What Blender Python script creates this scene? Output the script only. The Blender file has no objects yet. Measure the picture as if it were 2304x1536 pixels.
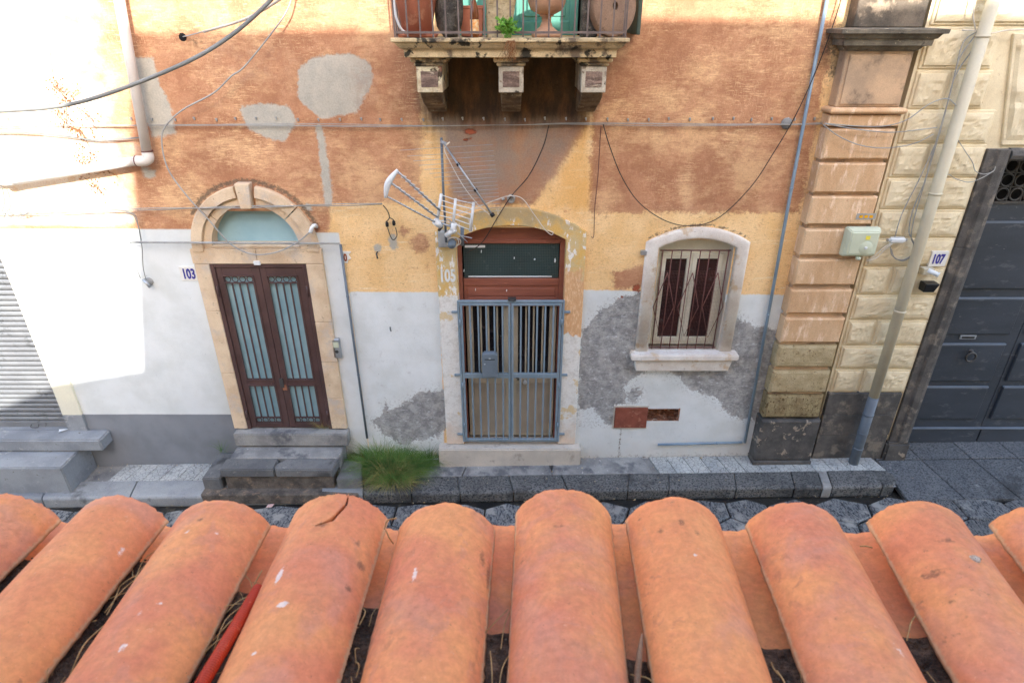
import bpy, bmesh, math, random
import numpy as np
from mathutils import Vector, noise as mnoise
random.seed(7); rng=np.random.default_rng(7)
sc=bpy.context.scene; col=sc.collection
PI=math.pi
# ------------------------------------------------------------------ camera
TH=math.radians(27.2); SN=math.sin(TH); CS=math.cos(TH); CY=-7.2; CZ=5.6; FL=1400.0
cd=bpy.data.cameras.new('camera'); cam=bpy.data.objects.new('camera',cd); col.objects.link(cam)
cam.location=(0,CY,CZ); cam.rotation_euler=(PI/2-TH,0,0)
cd.sensor_width=36; cd.lens=FL/2304*36; cd.clip_start=.02; cd.clip_end=500
cd.dof.use_dof=True; cd.dof.focus_distance=6.0; cd.dof.aperture_fstop=9.0
sc.camera=cam
# ------------------------------------------------------------------ world, sun, exposure
SUNK,SUNM=.22,.66                      # towards the sun: (SUNK,-1,SUNM)
w=bpy.data.worlds.new('World'); sc.world=w; w.use_nodes=True
nt=w.node_tree; bg=nt.nodes['Background']; sky=nt.nodes.new('ShaderNodeTexSky')
sky.sky_type='NISHITA'; sky.sun_disc=False
sdir=Vector((SUNK,-1,SUNM)).normalized()
sky.sun_elevation=math.asin(sdir.z); sky.sun_rotation=math.atan2(sdir.x,sdir.y)
sky.air_density=1.0; sky.dust_density=2.0; sky.ozone_density=.6
nt.links.new(sky.outputs[0],bg.inputs[0]); bg.inputs[1].default_value=.15
sd=bpy.data.lights.new('sun','SUN'); sun=bpy.data.objects.new('sun',sd); col.objects.link(sun)
sd.energy=2.1; sd.angle=math.radians(.53); sd.color=(1,.955,.89)
sun.rotation_euler=(-sdir).to_track_quat('-Z','Y').to_euler(); sun.location=(3,-14,12)
sc.view_settings.view_transform='Standard'; sc.view_settings.look='None'
sc.view_settings.exposure=2.3; sc.view_settings.gamma=1; sc.view_settings.use_curve_mapping=False
# ------------------------------------------------------------------ helpers
def W(px,py,Y=0.0):                    # photo point on the vertical plane y=Y
    u=(px-1152)/FL; v=(py-768)/FL; t=(Y-CY)/(CS-v*SN)
    return (t*u, Y, CZ+t*(-SN-v*CS))
def G(px,py,z=0.0):                    # photo point on the level plane z
    u=(px-1152)/FL; v=(py-768)/FL; t=(z-CZ)/(-SN-v*CS)
    return (t*u, CY+t*(CS-v*SN), z)
WL={}
def wl(o): return WL.get(o.name,Vector((0,0,0)))
def tag(o,label=None,cat=None,group=None,kind=None):
    if label: o['label']=label
    if cat: o['category']=cat
    if group: o['group']=group
    if kind: o['kind']=kind
    return o
def thing(name,label,cat,loc,group=None):
    o=bpy.data.objects.new(name,None); col.objects.link(o); o.location=loc; o.empty_display_size=.1
    WL[o.name]=Vector(loc); return tag(o,label,cat,group)
def link(name,me,parent,c):
    o=bpy.data.objects.new(name,me); col.objects.link(o); WL[o.name]=Vector(c)
    if parent is not None: o.parent=parent; o.location=Vector(c)-wl(parent)
    else: o.location=c
    return o
def dup(o,off,parent=None,scale=None):
    c=o.copy(); col.objects.link(c); p=parent or o.parent; c.parent=p
    nw=wl(o)+Vector(off); WL[c.name]=nw; c.location=nw-(wl(p) if p else Vector((0,0,0)))
    if scale: c.scale=scale
    return c
class MB:
    def __init__(s): s.v=[]; s.f=[]; s.sm=[]
    def add(s,vs,fs,smooth=False):
        n=len(s.v); s.v+= [tuple(p) for p in vs]
        for f in fs: s.f.append(tuple(i+n for i in f)); s.sm.append(smooth)
        return s
    def box(s,x0,x1,y0,y1,z0,z1):
        if x0>x1:x0,x1=x1,x0
        if y0>y1:y0,y1=y1,y0
        if z0>z1:z0,z1=z1,z0
        return s.add([(x0,y0,z0),(x1,y0,z0),(x1,y1,z0),(x0,y1,z0),(x0,y0,z1),(x1,y0,z1),(x1,y1,z1),(x0,y1,z1)],
          [(0,3,2,1),(4,5,6,7),(0,1,5,4),(1,2,6,5),(2,3,7,6),(3,0,4,7)])
    def frust(s,a,b):                  # two rectangles (x0,x1,y0,y1,z) bottom a, top b
        vs=[]
        for (x0,x1,y0,y1,z) in (a,b): vs+=[(x0,y0,z),(x1,y0,z),(x1,y1,z),(x0,y1,z)]
        return s.add(vs,[(0,3,2,1),(4,5,6,7),(0,1,5,4),(1,2,6,5),(2,3,7,6),(3,0,4,7)])
    def prism(s,poly,y0,y1):           # poly in (x,z), extruded along y
        n=len(poly); vs=[(x,y0,z) for x,z in poly]+[(x,y1,z) for x,z in poly]
        fs=[tuple(range(n)),tuple(range(2*n-1,n-1,-1))]+[(i,i+n,(i+1)%n+n,(i+1)%n) for i in range(n)]
        return s.add(vs,fs)
    def prismz(s,poly,z0,z1):          # poly in (x,y)
        n=len(poly); vs=[(x,y,z0) for x,y in poly]+[(x,y,z1) for x,y in poly]
        fs=[tuple(range(n-1,-1,-1)),tuple(range(n,2*n))]+[(i,(i+1)%n,(i+1)%n+n,i+n) for i in range(n)]
        return s.add(vs,fs)
    def tube(s,pts,r,seg=8,cap=True,ridge=None):
        pts=[Vector(p) for p in pts]; n=len(pts)
        if not isinstance(r,(list,tuple)): r=[r]*n
        up=Vector((0,0,1)); vs=[];fs=[]; pu=None
        for i,p in enumerate(pts):
            t=(pts[min(i+1,n-1)]-pts[max(i-1,0)]).normalized()
            if pu is None: pu=t.orthogonal().normalized()
            u=(pu-t*pu.dot(t)); u=u.normalized() if u.length>1e-6 else t.orthogonal().normalized(); pu=u
            v=t.cross(u)
            for k in range(seg):
                a=2*PI*k/seg; vs.append(p+(u*math.cos(a)+v*math.sin(a))*r[i])
        for i in range(n-1):
            for k in range(seg):
                fs.append((i*seg+k,i*seg+(k+1)%seg,(i+1)*seg+(k+1)%seg,(i+1)*seg+k))
        s.add(vs,fs,True)
        if cap:
            b=len(s.v)-n*seg
            s.f.append(tuple(b+k for k in range(seg-1,-1,-1))); s.sm.append(False)
            s.f.append(tuple(b+(n-1)*seg+k for k in range(seg))); s.sm.append(False)
        return s
    def lathe(s,prof,c,seg=24,axis='z'):
        vs=[];fs=[]; n=len(prof)
        for (r,h) in prof:
            for k in range(seg):
                a=2*PI*k/seg
                if axis=='z': vs.append((c[0]+r*math.cos(a),c[1]+r*math.sin(a),c[2]+h))
                else: vs.append((c[0]+r*math.cos(a),c[1]-h,c[2]+r*math.sin(a)))
        for i in range(n-1):
            for k in range(seg):
                q=(i*seg+k,i*seg+(k+1)%seg,(i+1)*seg+(k+1)%seg,(i+1)*seg+k)
                fs.append(q)
        return s.add(vs,fs,True)
    def band(s,inner,outer,prof,smooth=False,closed_ends=True):
        # inner/outer: matching (x,z) paths; prof: (t,y) from inner to outer
        m=len(prof); vs=[];fs=[]
        for (a,b) in zip(inner,outer):
            for (t,y) in prof: vs.append((a[0]+(b[0]-a[0])*t,y,a[1]+(b[1]-a[1])*t))
        for i in range(len(inner)-1):
            for k in range(m-1): fs.append((i*m+k,i*m+k+1,(i+1)*m+k+1,(i+1)*m+k))
        e=len(inner)-1
        s.add(vs,fs,smooth)
        if closed_ends:
            b0=len(s.v)-len(vs)
            s.f.append(tuple(b0+k for k in range(m-1,-1,-1))); s.sm.append(False)
            s.f.append(tuple(b0+e*m+k for k in range(m))); s.sm.append(False)
        return s
    def build(s,name,mat,parent=None,bevel=0,seg=1,label=None,cat=None,group=None,kind=None,loc=None,fix=True):
        v=np.array(s.v); c=(v.min(0)+v.max(0))/2
        if loc is not None: c=np.array(loc)
        me=bpy.data.meshes.new(name); me.from_pydata((v-c).tolist(),[],s.f)
        me.polygons.foreach_set('use_smooth',s.sm)
        if fix or bevel:
            bm=bmesh.new(); bm.from_mesh(me)
            bmesh.ops.recalc_face_normals(bm,faces=bm.faces)
            if bevel:
                es=[e for e in bm.edges if len(e.link_faces)==2 and e.calc_face_angle(0)>.5]
                bmesh.ops.bevel(bm,geom=es,offset=bevel,segments=seg,affect='EDGES',clamp_overlap=True)
            bm.to_mesh(me); bm.free()
        me.materials.append(mat); me.update()
        o=link(name,me,parent,tuple(c)); return tag(o,label,cat,group,kind)
def smooth_path(pts,n=6):
    pts=[Vector(p) for p in pts]; out=[]
    P=[pts[0]*2-pts[1]]+pts+[pts[-1]*2-pts[-2]]
    for i in range(1,len(P)-2):
        for k in range(n):
            t=k/n; a,b,c,d=P[i-1],P[i],P[i+1],P[i+2]
            out.append(.5*((2*b)+(c-a)*t+(2*a-5*b+4*c-d)*t*t+(3*b-a-3*c+d)*t**3))
    out.append(pts[-1]); return out
def pw(pts,Y=-.05): return [W(p[0],p[1],(p[2] if len(p)>2 else Y)) for p in pts]
# ------------------------------------------------------------------ materials
def lin(c):
    def f(x):
        x/=255.; return x/12.92 if x<=.04045 else ((x+.055)/1.055)**2.4
    return (f(c[0]),f(c[1]),f(c[2]),1)
class NT:
    def __init__(s,name):
        s.m=bpy.data.materials.new(name); s.m.use_nodes=True; s.t=s.m.node_tree; s.b=s.t.nodes['Principled BSDF']
        s.g=s.t.nodes.new('ShaderNodeNewGeometry')
        s.pos=s.g.outputs['Position']
    def n(s,ty,**k):
        x=s.t.nodes.new(ty)
        for a,b in k.items(): setattr(x,a,b)
        return x
    def put(s,sock,v):
        if isinstance(v,bpy.types.NodeSocket): s.t.links.new(v,sock)
        elif v is not None: sock.default_value=v
    def math(s,op,a,b=None,c=None):
        x=s.n('ShaderNodeMath',operation=op); s.put(x.inputs[0],a); s.put(x.inputs[1],b); s.put(x.inputs[2],c); return x.outputs[0]
    def vec(s,scale=(1,1,1),loc=(0,0,0),src=None):
        x=s.n('ShaderNodeMapping'); s.put(x.inputs[0],src or s.pos); x.inputs[3].default_value=scale; x.inputs[1].default_value=loc; return x.outputs[0]
    def noise(s,sc,det=4,ro=.55,vec=None,dist=0):
        x=s.n('ShaderNodeTexNoise'); s.put(x.inputs['Vector'],vec or s.pos); x.inputs['Scale'].default_value=sc
        x.inputs['Detail'].default_value=det; x.inputs['Roughness'].default_value=ro; x.inputs['Distortion'].default_value=dist; return x.outputs[0]
    def vor(s,sc,feat='DISTANCE_TO_EDGE',vec=None,rnd=1):
        x=s.n('ShaderNodeTexVoronoi',feature=feat); s.put(x.inputs['Vector'],vec or s.pos); x.inputs['Scale'].default_value=sc; x.inputs['Randomness'].default_value=rnd; return x.outputs['Distance']
    def mr(s,v,a,b,c=0.,d=1.,sm=True):
        x=s.n('ShaderNodeMapRange'); x.interpolation_type='SMOOTHSTEP' if sm else 'LINEAR'
        for i,q in enumerate((v,a,b,c,d)): s.put(x.inputs[i],q)
        return x.outputs[0]
    def mix(s,f,a,b,op='MIX'):
        x=s.n('ShaderNodeMix',data_type='RGBA',blend_type=op); s.put(x.inputs[0],f); s.put(x.inputs[6],a); s.put(x.inputs[7],b); return x.outputs[2]
    def xyz(s): 
        x=s.n('ShaderNodeSeparateXYZ'); s.put(x.inputs[0],s.pos); return x.outputs
    def attr(s,name,ty='GEOMETRY'):
        x=s.n('ShaderNodeAttribute',attribute_name=name,attribute_type=ty); y=s.n('ShaderNodeSeparateColor'); s.put(y.inputs[0],x.outputs['Color']); return list(y.outputs)+[x.outputs['Alpha']]
    def rand(s): return s.n('ShaderNodeObjectInfo').outputs['Random']
    def bump(s,h,st=.3,d=.01,prev=None):
        x=s.n('ShaderNodeBump'); s.put(x.inputs['Height'],h); x.inputs['Strength'].default_value=st; x.inputs['Distance'].default_value=d
        if prev: s.put(x.inputs['Normal'],prev)
        return x.outputs[0]
    def out(s,c=None,r=None,nrm=None,metal=None,spec=None):
        s.put(s.b.inputs['Base Color'],c); s.put(s.b.inputs['Roughness'],r); s.put(s.b.inputs['Normal'],nrm); s.put(s.b.inputs['Metallic'],metal)
        if spec is not None: s.b.inputs['Specular IOR Level'].default_value=spec
        return s.m
def M(name,c1,c2=None,s=3,rough=.8,bump=.25,bs=30,c3=None,s3=6,t3=(.58,.66),metal=0,spec=.3,grain=.12,c4=None,s4=14,t4=(.62,.68),objvar=0,stretch=(1,1,1),bd=.01):
    k=NT(name); c2=c2 or tuple(x*.85 for x in c1); v=k.vec(stretch)
    c=k.mix(k.mr(k.noise(s,5,.6,v),.35,.65),lin(c1),lin(c2))
    if c3: c=k.mix(k.mr(k.noise(s3,6,.65,k.vec(stretch,(3.1,1.7,5.2))),*t3),c,lin(c3))
    if c4: c=k.mix(k.mr(k.noise(s4,5,.6,k.vec(stretch,(8.1,2.7,1.2))),*t4),c,lin(c4))
    g=k.mr(k.noise(bs*3,3,.6),.3,.7,1-grain,1+grain)
    if objvar: g=k.math('MULTIPLY',g,k.mr(k.rand(),0,1,1-objvar,1+objvar,False))
    c=k.mix(1.,c,g,'MULTIPLY')
    h=k.math('ADD',k.noise(bs,5,.6),k.math('MULTIPLY',k.noise(bs*4,3,.6),.4))
    return k.out(c,k.mr(k.noise(s*2,3),.3,.7,rough*.9,min(1,rough*1.1)),k.bump(h,bump,bd),metal,spec)
# ------ facade
def facade_mat():
    k=NT('facade_plaster'); D_=k.attr('paint_d'); A=k.attr('paint_a'); B=k.attr('paint_b'); C_=k.attr('paint_c')
    n1=k.noise(2.2,6,.6); n2=k.noise(7,7,.68); n3=k.noise(28,5,.65)
    st=k.noise(5,6,.65,k.vec((.35,1,2.6))); fine=k.noise(90,3,.6); ver=k.noise(6,5,.6,k.vec((2.6,1,.3)))
    edge=k.math('ADD',k.math('MULTIPLY',k.math('SUBTRACT',n2,.5),.16),k.math('MULTIPLY',k.math('SUBTRACT',n3,.5),.07))
    soft=k.math('ADD',k.math('MULTIPLY',k.math('SUBTRACT',n1,.5),.3),k.math('MULTIPLY',k.math('SUBTRACT',ver,.5),.35))
    def msk(a,w=.012,e=edge,sc=1.): return k.mr(k.math('ADD',a,k.math('MULTIPLY',e,sc)),-w,w)
    # ochre yellow base
    yel=k.mix(k.mr(n1,.35,.65),lin((242,206,154)),lin((234,192,134)))
    yel=k.mix(k.mr(st,.56,.7),yel,lin((244,220,178)))
    yel=k.mix(k.math('MULTIPLY',k.mr(k.noise(7,8,.78),.57,.66),.6),yel,lin((206,146,104)))
    yel=k.mix(k.mr(k.noise(16,5,.7,k.vec((1,1,1),(5,2,9))),.70,.73),yel,lin((160,108,80)))
    # terracotta wash, worn through to the yellow
    ter=k.mix(k.mr(k.noise(3.1,5,.6,k.vec((1,1,1),(4,4,1))),.38,.62),lin((184,133,102)),lin((164,113,85)))
    ter=k.mix(k.math('MULTIPLY',k.mr(n2,.50,.68),.55),ter,lin((202,154,122)))
    wear=k.math('ADD',k.math('MULTIPLY',k.noise(9,8,.78,k.vec((.6,1,1.5))),.6),k.math('MULTIPLY',k.noise(1.6,5,.65,k.vec((1,1,1.3),(2,2,7))),.55))
    wear=k.math('ADD',wear,k.math('MULTIPLY',D_[0],.085))
    wf=k.math('MAXIMUM',k.mr(wear,.54,.74),k.math('MULTIPLY',k.mr(k.noise(14,6,.75,k.vec((.5,1,2.4),(6,0,3))),.60,.66),.65))
    ter=k.mix(k.math('MULTIPLY',wf,.5),ter,lin((238,198,150)))
    ter=k.mix(k.math('MULTIPLY',k.mr(n3,.66,.72),.6),ter,lin((240,205,160)))
    c=k.mix(k.math('MULTIPLY',msk(A[0],.03,edge,1.2),.95),yel,ter)
    sc1=k.noise(26,7,.8,k.vec((.28,1,2.2),(3,1,2))); sc2=k.noise(34,6,.8,k.vec((2.4,1,.35),(1,7,2)))
    scr=k.math('MAXIMUM',k.mr(k.math('ADD',sc1,k.math('MULTIPLY',D_[0],.05)),.545,.60),k.math('MULTIPLY',k.mr(sc2,.56,.61),.8))
    c=k.mix(k.math('MULTIPLY',scr,k.mr(k.noise(1.7,4,.6,k.vec((1,1,1),(8,1,8))),.38,.62,.05,.6)),c,lin((244,208,160)))
    dk=k.math('MAXIMUM',k.mr(k.noise(30,6,.78,k.vec((.5,1,1.8),(4,9,2))),.56,.62),k.mr(k.noise(12,7,.8,k.vec((1,1,1),(7,7,3))),.58,.63))
    c=k.mix(k.math('MULTIPLY',dk,.42),c,lin((150,98,74)))
    # ochre runs, damp grey stain, soot
    c=k.mix(k.math('MULTIPLY',msk(B[2],.09,soft,.6),.55),c,lin((226,166,84)))
    c=k.mix(k.math('MULTIPLY',k.mr(k.math('ADD',B[1],k.math('MULTIPLY',soft,.5)),-.08,.16),.85),c,k.mix(k.mr(n1,.4,.65),lin((146,132,120)),lin((166,126,102))))
    gr=k.mr(k.math('ADD',B[0],k.math('MULTIPLY',soft,.55)),-.12,.12)
    c=k.mix(k.math('MULTIPLY',gr,.92),c,k.mix(k.mr(k.noise(3,7,.7,k.vec((1.6,1,.5),(2,2,2))),.42,.68),lin((52,44,40)),lin((116,82,54))))
    # white limewash, grey plinth
    wh=k.mix(k.mr(n1,.35,.7),lin((222,226,226)),lin((208,212,210)))
    z=k.xyz()
    wh=k.mix(k.math('MULTIPLY',k.mr(k.math('ADD',z[2],k.math('MULTIPLY',n1,.9)),.9,.2),k.math('MULTIPLY',C_[0],.8)),wh,k.mix(n2,lin((206,196,182)),lin((176,172,166))))
    wh=k.mix(k.math('MULTIPLY',k.math('MULTIPLY',k.mr(k.noise(6,8,.78),.56,.68),.5),k.mr(C_[0],0,1,.25,1.)),wh,lin((184,184,182)))
    wh=k.mix(k.math('MULTIPLY',k.mr(k.noise(26,6,.8,k.vec((1,1,.5),(3,3,1))),.66,.70),.5),wh,lin((160,156,150)))
    wm=k.mr(k.math('ADD',A[1],k.math('MULTIPLY',edge,k.mr(C_[0],0,1,.06,.25))),-.01,.01)
    c=k.mix(wm,c,wh)
    pl=k.mix(k.mr(n1,.35,.7),lin((134,138,144)),lin((122,126,131)))
    pm=k.mr(k.math('ADD',B[3],k.math('MULTIPLY',edge,.04)),-.006,.006); c=k.mix(pm,c,pl)
    # smooth cement patches and bare rough render
    ce=k.mix(k.mr(k.noise(6,6,.65),.35,.7),lin((188,181,167)),lin((172,167,156)))
    ce=k.mix(k.math('MULTIPLY',k.mr(k.noise(30,7,.8,k.vec((2,1,.6))),.58,.66),.2),ce,lin((150,144,134)))
    cm=msk(A[3],.016,edge,.6); c=k.mix(cm,c,ce)
    ba=k.mix(k.mr(n2,.35,.66),lin((144,143,142)),lin((186,185,182)))
    ba=k.mix(k.mr(k.noise(11,6,.7,k.vec((1,1,1.6),(1,5,1))),.54,.68),ba,lin((206,208,210)))
    ba=k.mix(k.math('MULTIPLY',k.mr(k.noise(24,7,.78,k.vec((.8,1,1.9),(2,2,2)),.5),.52,.62),.6),ba,lin((108,108,112)))
    ba=k.mix(k.math('MULTIPLY',k.mr(k.noise(18,7,.8,k.vec((.7,1,2.2),(6,2,5)),.6),.58,.66),.7),ba,lin((216,216,214)))
    fr_=k.math('MULTIPLY',k.mr(k.noise(32,7,.8,None,.4),.555,.575),k.mr(k.math('ADD',A[2],k.math('MULTIPLY',n2,.1)),-.10,.04))
    bm_=msk(A[2],.008,k.math('ADD',edge,k.math('MULTIPLY',k.math('SUBTRACT',k.noise(3.5,6,.7),.5),.22)),1.); bm_=k.math('MAXIMUM',bm_,fr_); c=k.mix(bm_,c,ba)
    # brick-red flakes where the skin has come off
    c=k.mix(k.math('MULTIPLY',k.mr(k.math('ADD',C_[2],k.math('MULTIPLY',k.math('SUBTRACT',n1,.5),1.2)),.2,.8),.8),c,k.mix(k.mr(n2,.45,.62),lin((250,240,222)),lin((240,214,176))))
    rf=msk(C_[1],.008,edge,.5); c=k.mix(rf,c,k.mix(n3,lin((176,96,70)),lin((150,84,62))))
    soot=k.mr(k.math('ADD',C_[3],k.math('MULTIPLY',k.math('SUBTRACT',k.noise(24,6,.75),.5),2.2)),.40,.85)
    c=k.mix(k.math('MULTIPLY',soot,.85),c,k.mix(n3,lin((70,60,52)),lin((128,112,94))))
    c=k.mix(k.math('MULTIPLY',k.math('MULTIPLY',D_[1],k.mr(n2,.4,.6)),.35),c,lin((160,124,104)))
    # drips, specks, fine grain
    c=k.mix(k.math('MULTIPLY',k.mr(k.noise(40,2,.5,k.vec((1,1,1),(9,9,9))),.735,.76),.7),c,lin((96,78,64)))
    c=k.mix(k.math('SUBTRACT',1.,k.math('MULTIPLY',wm,.85)),c,k.mix(1.,c,k.mr(k.noise(60,6,.75),.3,.7,.88,1.12),'MULTIPLY'))
    c=k.mix(1.,c,k.mr(k.noise(.8,3,.5,k.vec((1,1,1),(1,1,3))),.3,.7,.94,1.05),'MULTIPLY')
    smooth=k.math('SUBTRACT',1.,k.math('MULTIPLY',k.math('SUBTRACT',1.,C_[0]),wm))
    h=k.math('MULTIPLY',k.math('ADD',n3,k.math('MULTIPLY',fine,.35)),smooth)
    b1=k.bump(h,.28,.012)
    b2=k.bump(k.math('MULTIPLY',k.math('ADD',k.noise(22,6,.7,k.vec((1,1,2))),n2),bm_),.75,.03,b1)
    b3=k.bump(k.math('ADD',k.math('ADD',k.math('MULTIPLY',bm_,-1.),k.math('MULTIPLY',rf,-1.)),k.math('MULTIPLY',cm,-.15)),.9,.02,b2)
    return k.out(c,.9,b3,0,.2)
MF=facade_mat()
m_white=M('limewash_white',(222,226,226),(206,206,202),2,.9,.25,25,c3=(188,186,182),s3=5,grain=.04)
m_cream_j=M('cream_paint',(226,222,200),(218,214,196),2,.85,.15,25,grain=.03)
m_greyp=M('grey_masonry_paint',(146,150,154),(128,132,137),2.5,.85,.3,25,grain=.07,c3=(160,162,162),s3=4,c4=(112,112,110),s4=12,t4=(.64,.7))
m_sand=M('sandstone_tan',(222,200,170),(204,178,148),3,.88,.4,35,c3=(196,182,168),s3=3,t3=(.5,.68),c4=(178,158,132),s4=22,t4=(.64,.7),grain=.07)
def surround_mat():
    k=NT('painted_surround'); p=k.xyz(); n1=k.noise(5,6,.65); n2=k.noise(14,6,.7)
    base=k.mix(k.mr(n1,.4,.6),lin((216,176,104)),lin((206,184,138)))
    base=k.mix(k.mr(k.noise(9,5,.7,k.vec((1.5,1,.6),(3,3,3))),.55,.6),base,lin((232,228,222)))
    base=k.mix(k.math('MULTIPLY',k.mr(k.math('ADD',p[2],n1),3.85,4.15),.7),base,lin((172,150,112)))
    rg=k.math('MULTIPLY',k.mr(p[0],.3,.5),k.mr(k.math('ADD',p[2],n1),3.45,3.3))
    base=k.mix(rg,base,k.mix(k.mr(k.noise(22,6,.75,k.vec((2,1,.5))),.48,.6),lin((210,164,120)),lin((226,190,150))))
    zz=k.math('ADD',p[2],k.math('MULTIPLY',n1,.5))
    wz=k.math('SUBTRACT',2.80,k.math('MULTIPLY',k.mr(p[0],.3,.5),.55))
    low=k.mix(k.mr(n2,.45,.65),lin((224,222,216)),lin((208,204,196)))
    low=k.mix(k.mr(k.noise(3,6,.65,k.vec((1,1,1),(7,1,2))),.60,.63),low,lin((214,194,156)))
    low=k.mix(k.mr(k.math('ADD',p[2],k.math('MULTIPLY',n1,.8)),1.15,.75),low,lin((214,196,178)))
    c=k.mix(k.mr(k.math('SUBTRACT',wz,zz),-.01,.01),base,low)
    c=k.mix(1.,c,k.mr(k.noise(90,3),.3,.7,.93,1.06),'MULTIPLY')
    return k.out(c,.9,k.bump(k.math('ADD',n2,k.math('MULTIPLY',k.noise(60,4),.5)),.35,.012),0,.2)
m_sur=surround_mat()
m_winsur=M('worn_white_stone',(232,227,219),(216,206,196),4,.88,.3,30,c3=(206,184,156),s3=5,t3=(.55,.66),c4=(150,140,130),s4=25,t4=(.68,.72),grain=.06)
m_thr=M('threshold_plaster',(206,196,182),(190,182,170),3,.85,.25,25,c3=(170,160,148),s3=4,grain=.06)
m_balc=M('weathered_balcony_stone',(212,190,150),(186,164,128),4,.9,.5,28,c3=(110,96,80),s3=5,t3=(.48,.60),c4=(60,56,48),s4=7,t4=(.57,.63),grain=.12)
m_brk=M('corbel_limestone',(216,206,176),(180,160,130),7,.92,.6,22,c3=(140,100,82),s3=8,t3=(.56,.62),c4=(78,66,54),s4=9,t4=(.58,.66),grain=.12)
m_brk2=M('corbel_pale_stone',(196,186,168),(166,154,136),5,.92,.5,24,c3=(128,112,96),s3=8,t3=(.56,.64),c4=(84,76,66),s4=11,t4=(.62,.68),grain=.12)
m_brkd=M('sooty_corbel_stone',(132,112,88),(88,72,56),6,.92,.8,24,c3=(176,156,122),s3=9,t3=(.58,.66),grain=.15)
m_pan_=M('weathered_panel_stone',(160,136,122),(118,98,88),10,.95,1.0,20,grain=.2,stretch=(.6,1,3),c3=(196,180,160),s3=9,t3=(.6,.66),bd=.03)
m_pil=M('pilaster_peach_stucco',(224,190,152),(208,168,128),2.5,.88,.25,30,c3=(238,210,180),s3=6,t3=(.54,.68),c4=(200,156,122),s4=26,t4=(.60,.70),grain=.1,stretch=(1.8,1,.5),objvar=.06)
m_pilw=M('pilaster_weathered_stucco',(206,172,138),(170,146,122),2,.9,.25,25,c3=(110,96,84),s3=3,t3=(.52,.7),grain=.08)
m_pildark=M('pilaster_sooty_stucco',(120,108,94),(84,78,70),4,.92,.35,28,c3=(180,160,136),s3=5,t3=(.56,.7),grain=.12)
m_pilrough=M('pitted_tufa',(206,186,146),(188,166,126),6,.95,1.0,34,c3=(146,122,88),s3=28,t3=(.6,.66),grain=.14,bd=.025)
m_pilrough2=M('crumbling_tufa',(186,166,124),(160,138,100),8,.95,1.1,40,c3=(120,98,66),s3=30,t3=(.56,.62),grain=.16,stretch=(1.2,1,.7),bd=.03)
m_corn=M('cornice_lava_grey',(132,124,110),(98,92,82),5,.92,.5,30,c3=(196,184,160),s3=14,t3=(.64,.68),c4=(60,58,54),s4=8,t4=(.6,.7),grain=.12)
m_pal=M('cream_rustication',(230,216,184),(216,200,168),3,.88,.3,30,c3=(200,180,146),s3=12,t3=(.6,.72),grain=.05,c4=(150,134,110),s4=40,t4=(.72,.75))
m_lava=M('dark_lava_stone',(100,96,92),(78,76,74),4,.8,.5,40,c3=(126,118,108),s3=7,t3=(.52,.66),grain=.15,objvar=.1)
m_lavam=M('lava_plinth_worn',(98,94,90),(76,74,72),4,.82,.5,36,c3=(160,146,130),s3=7,t3=(.58,.62),grain=.14,objvar=.1)
def kerb_mat(name,a,b,c_,thr):
    k=NT(name); n=k.noise(9,6,.65); pit=k.noise(38,6,.78,k.vec((1,1.3,1)),.4)
    c=k.mix(k.mr(k.noise(2.5,5,.6),.35,.65),lin(a),lin(b)); c=k.mix(k.mr(pit,thr,thr+.05),c,lin(c_))
    c=k.mix(k.math('MULTIPLY',k.mr(n,.62,.72),.5),c,lin((176,176,172)))
    c=k.mix(k.math('MULTIPLY',k.mr(k.noise(1.6,5,.6,k.vec((1,1,1),(2,9,4))),.56,.66),.7),c,lin((58,58,58)))
    c=k.mix(1.,c,k.mr(k.rand(),0,1,.88,1.1,False),'MULTIPLY'); c=k.mix(1.,c,k.mr(k.noise(140,3),.3,.7,.88,1.12),'MULTIPLY')
    return k.out(c,k.mr(n,.35,.65,.5,.85),k.bump(k.math('ADD',k.math('MULTIPLY',pit,-1.),k.noise(20,4)),.5,.012),0,.35)
m_kerb=kerb_mat('kerb_basalt',(150,152,152),(132,135,138),(108,110,114),.6)
m_kerbd=kerb_mat('kerb_basalt_chiselled',(116,115,112),(100,100,98),(50,52,55),.5)
m_step=kerb_mat('step_basalt',(124,124,122),(106,107,108),(80,81,82),.58)
m_ramp=kerb_mat('ramp_basalt',(110,112,114),(98,100,103),(62,66,70),.5)
m_rubble=M('rubble_mortar_riser',(120,110,100),(86,80,74),6,.92,.9,20,c3=(150,128,108),s3=8,t3=(.55,.66),grain=.15,bd=.03)
def mosaic_mat():
    k=NT('crazed_pavement'); e=k.vor(17,vec=k.vec((1,1,1)))
    c=k.mix(k.mr(k.noise(3,5,.6),.35,.65),lin((190,190,184)),lin((166,168,166)))
    c=k.mix(k.mr(e,.06,.0),c,lin((112,112,110))); c=k.mix(1.,c,k.mr(k.rand(),0,1,.9,1.08,False),'MULTIPLY')
    c=k.mix(k.mr(k.noise(6,5,.65),.6,.72),c,lin((140,140,138)))
    c=k.mix(1.,c,k.mr(k.noise(120,3),.3,.7,.92,1.08),'MULTIPLY')
    return k.out(c,.85,k.bump(k.mr(e,0,.1),.5,.006),0,.3)
m_mos=mosaic_mat()
m_conc=M('patched_concrete',(158,156,151),(130,129,127),3,.88,.3,25,c3=(104,104,106),s3=3,t3=(.5,.64),grain=.1,c4=(186,184,180),s4=20,t4=(.66,.7))
m_joint=M('wet_joint_dirt',(52,50,46),(36,36,36),4,.35,.5,30,grain=.2,c3=(84,78,66),s3=8)
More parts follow.
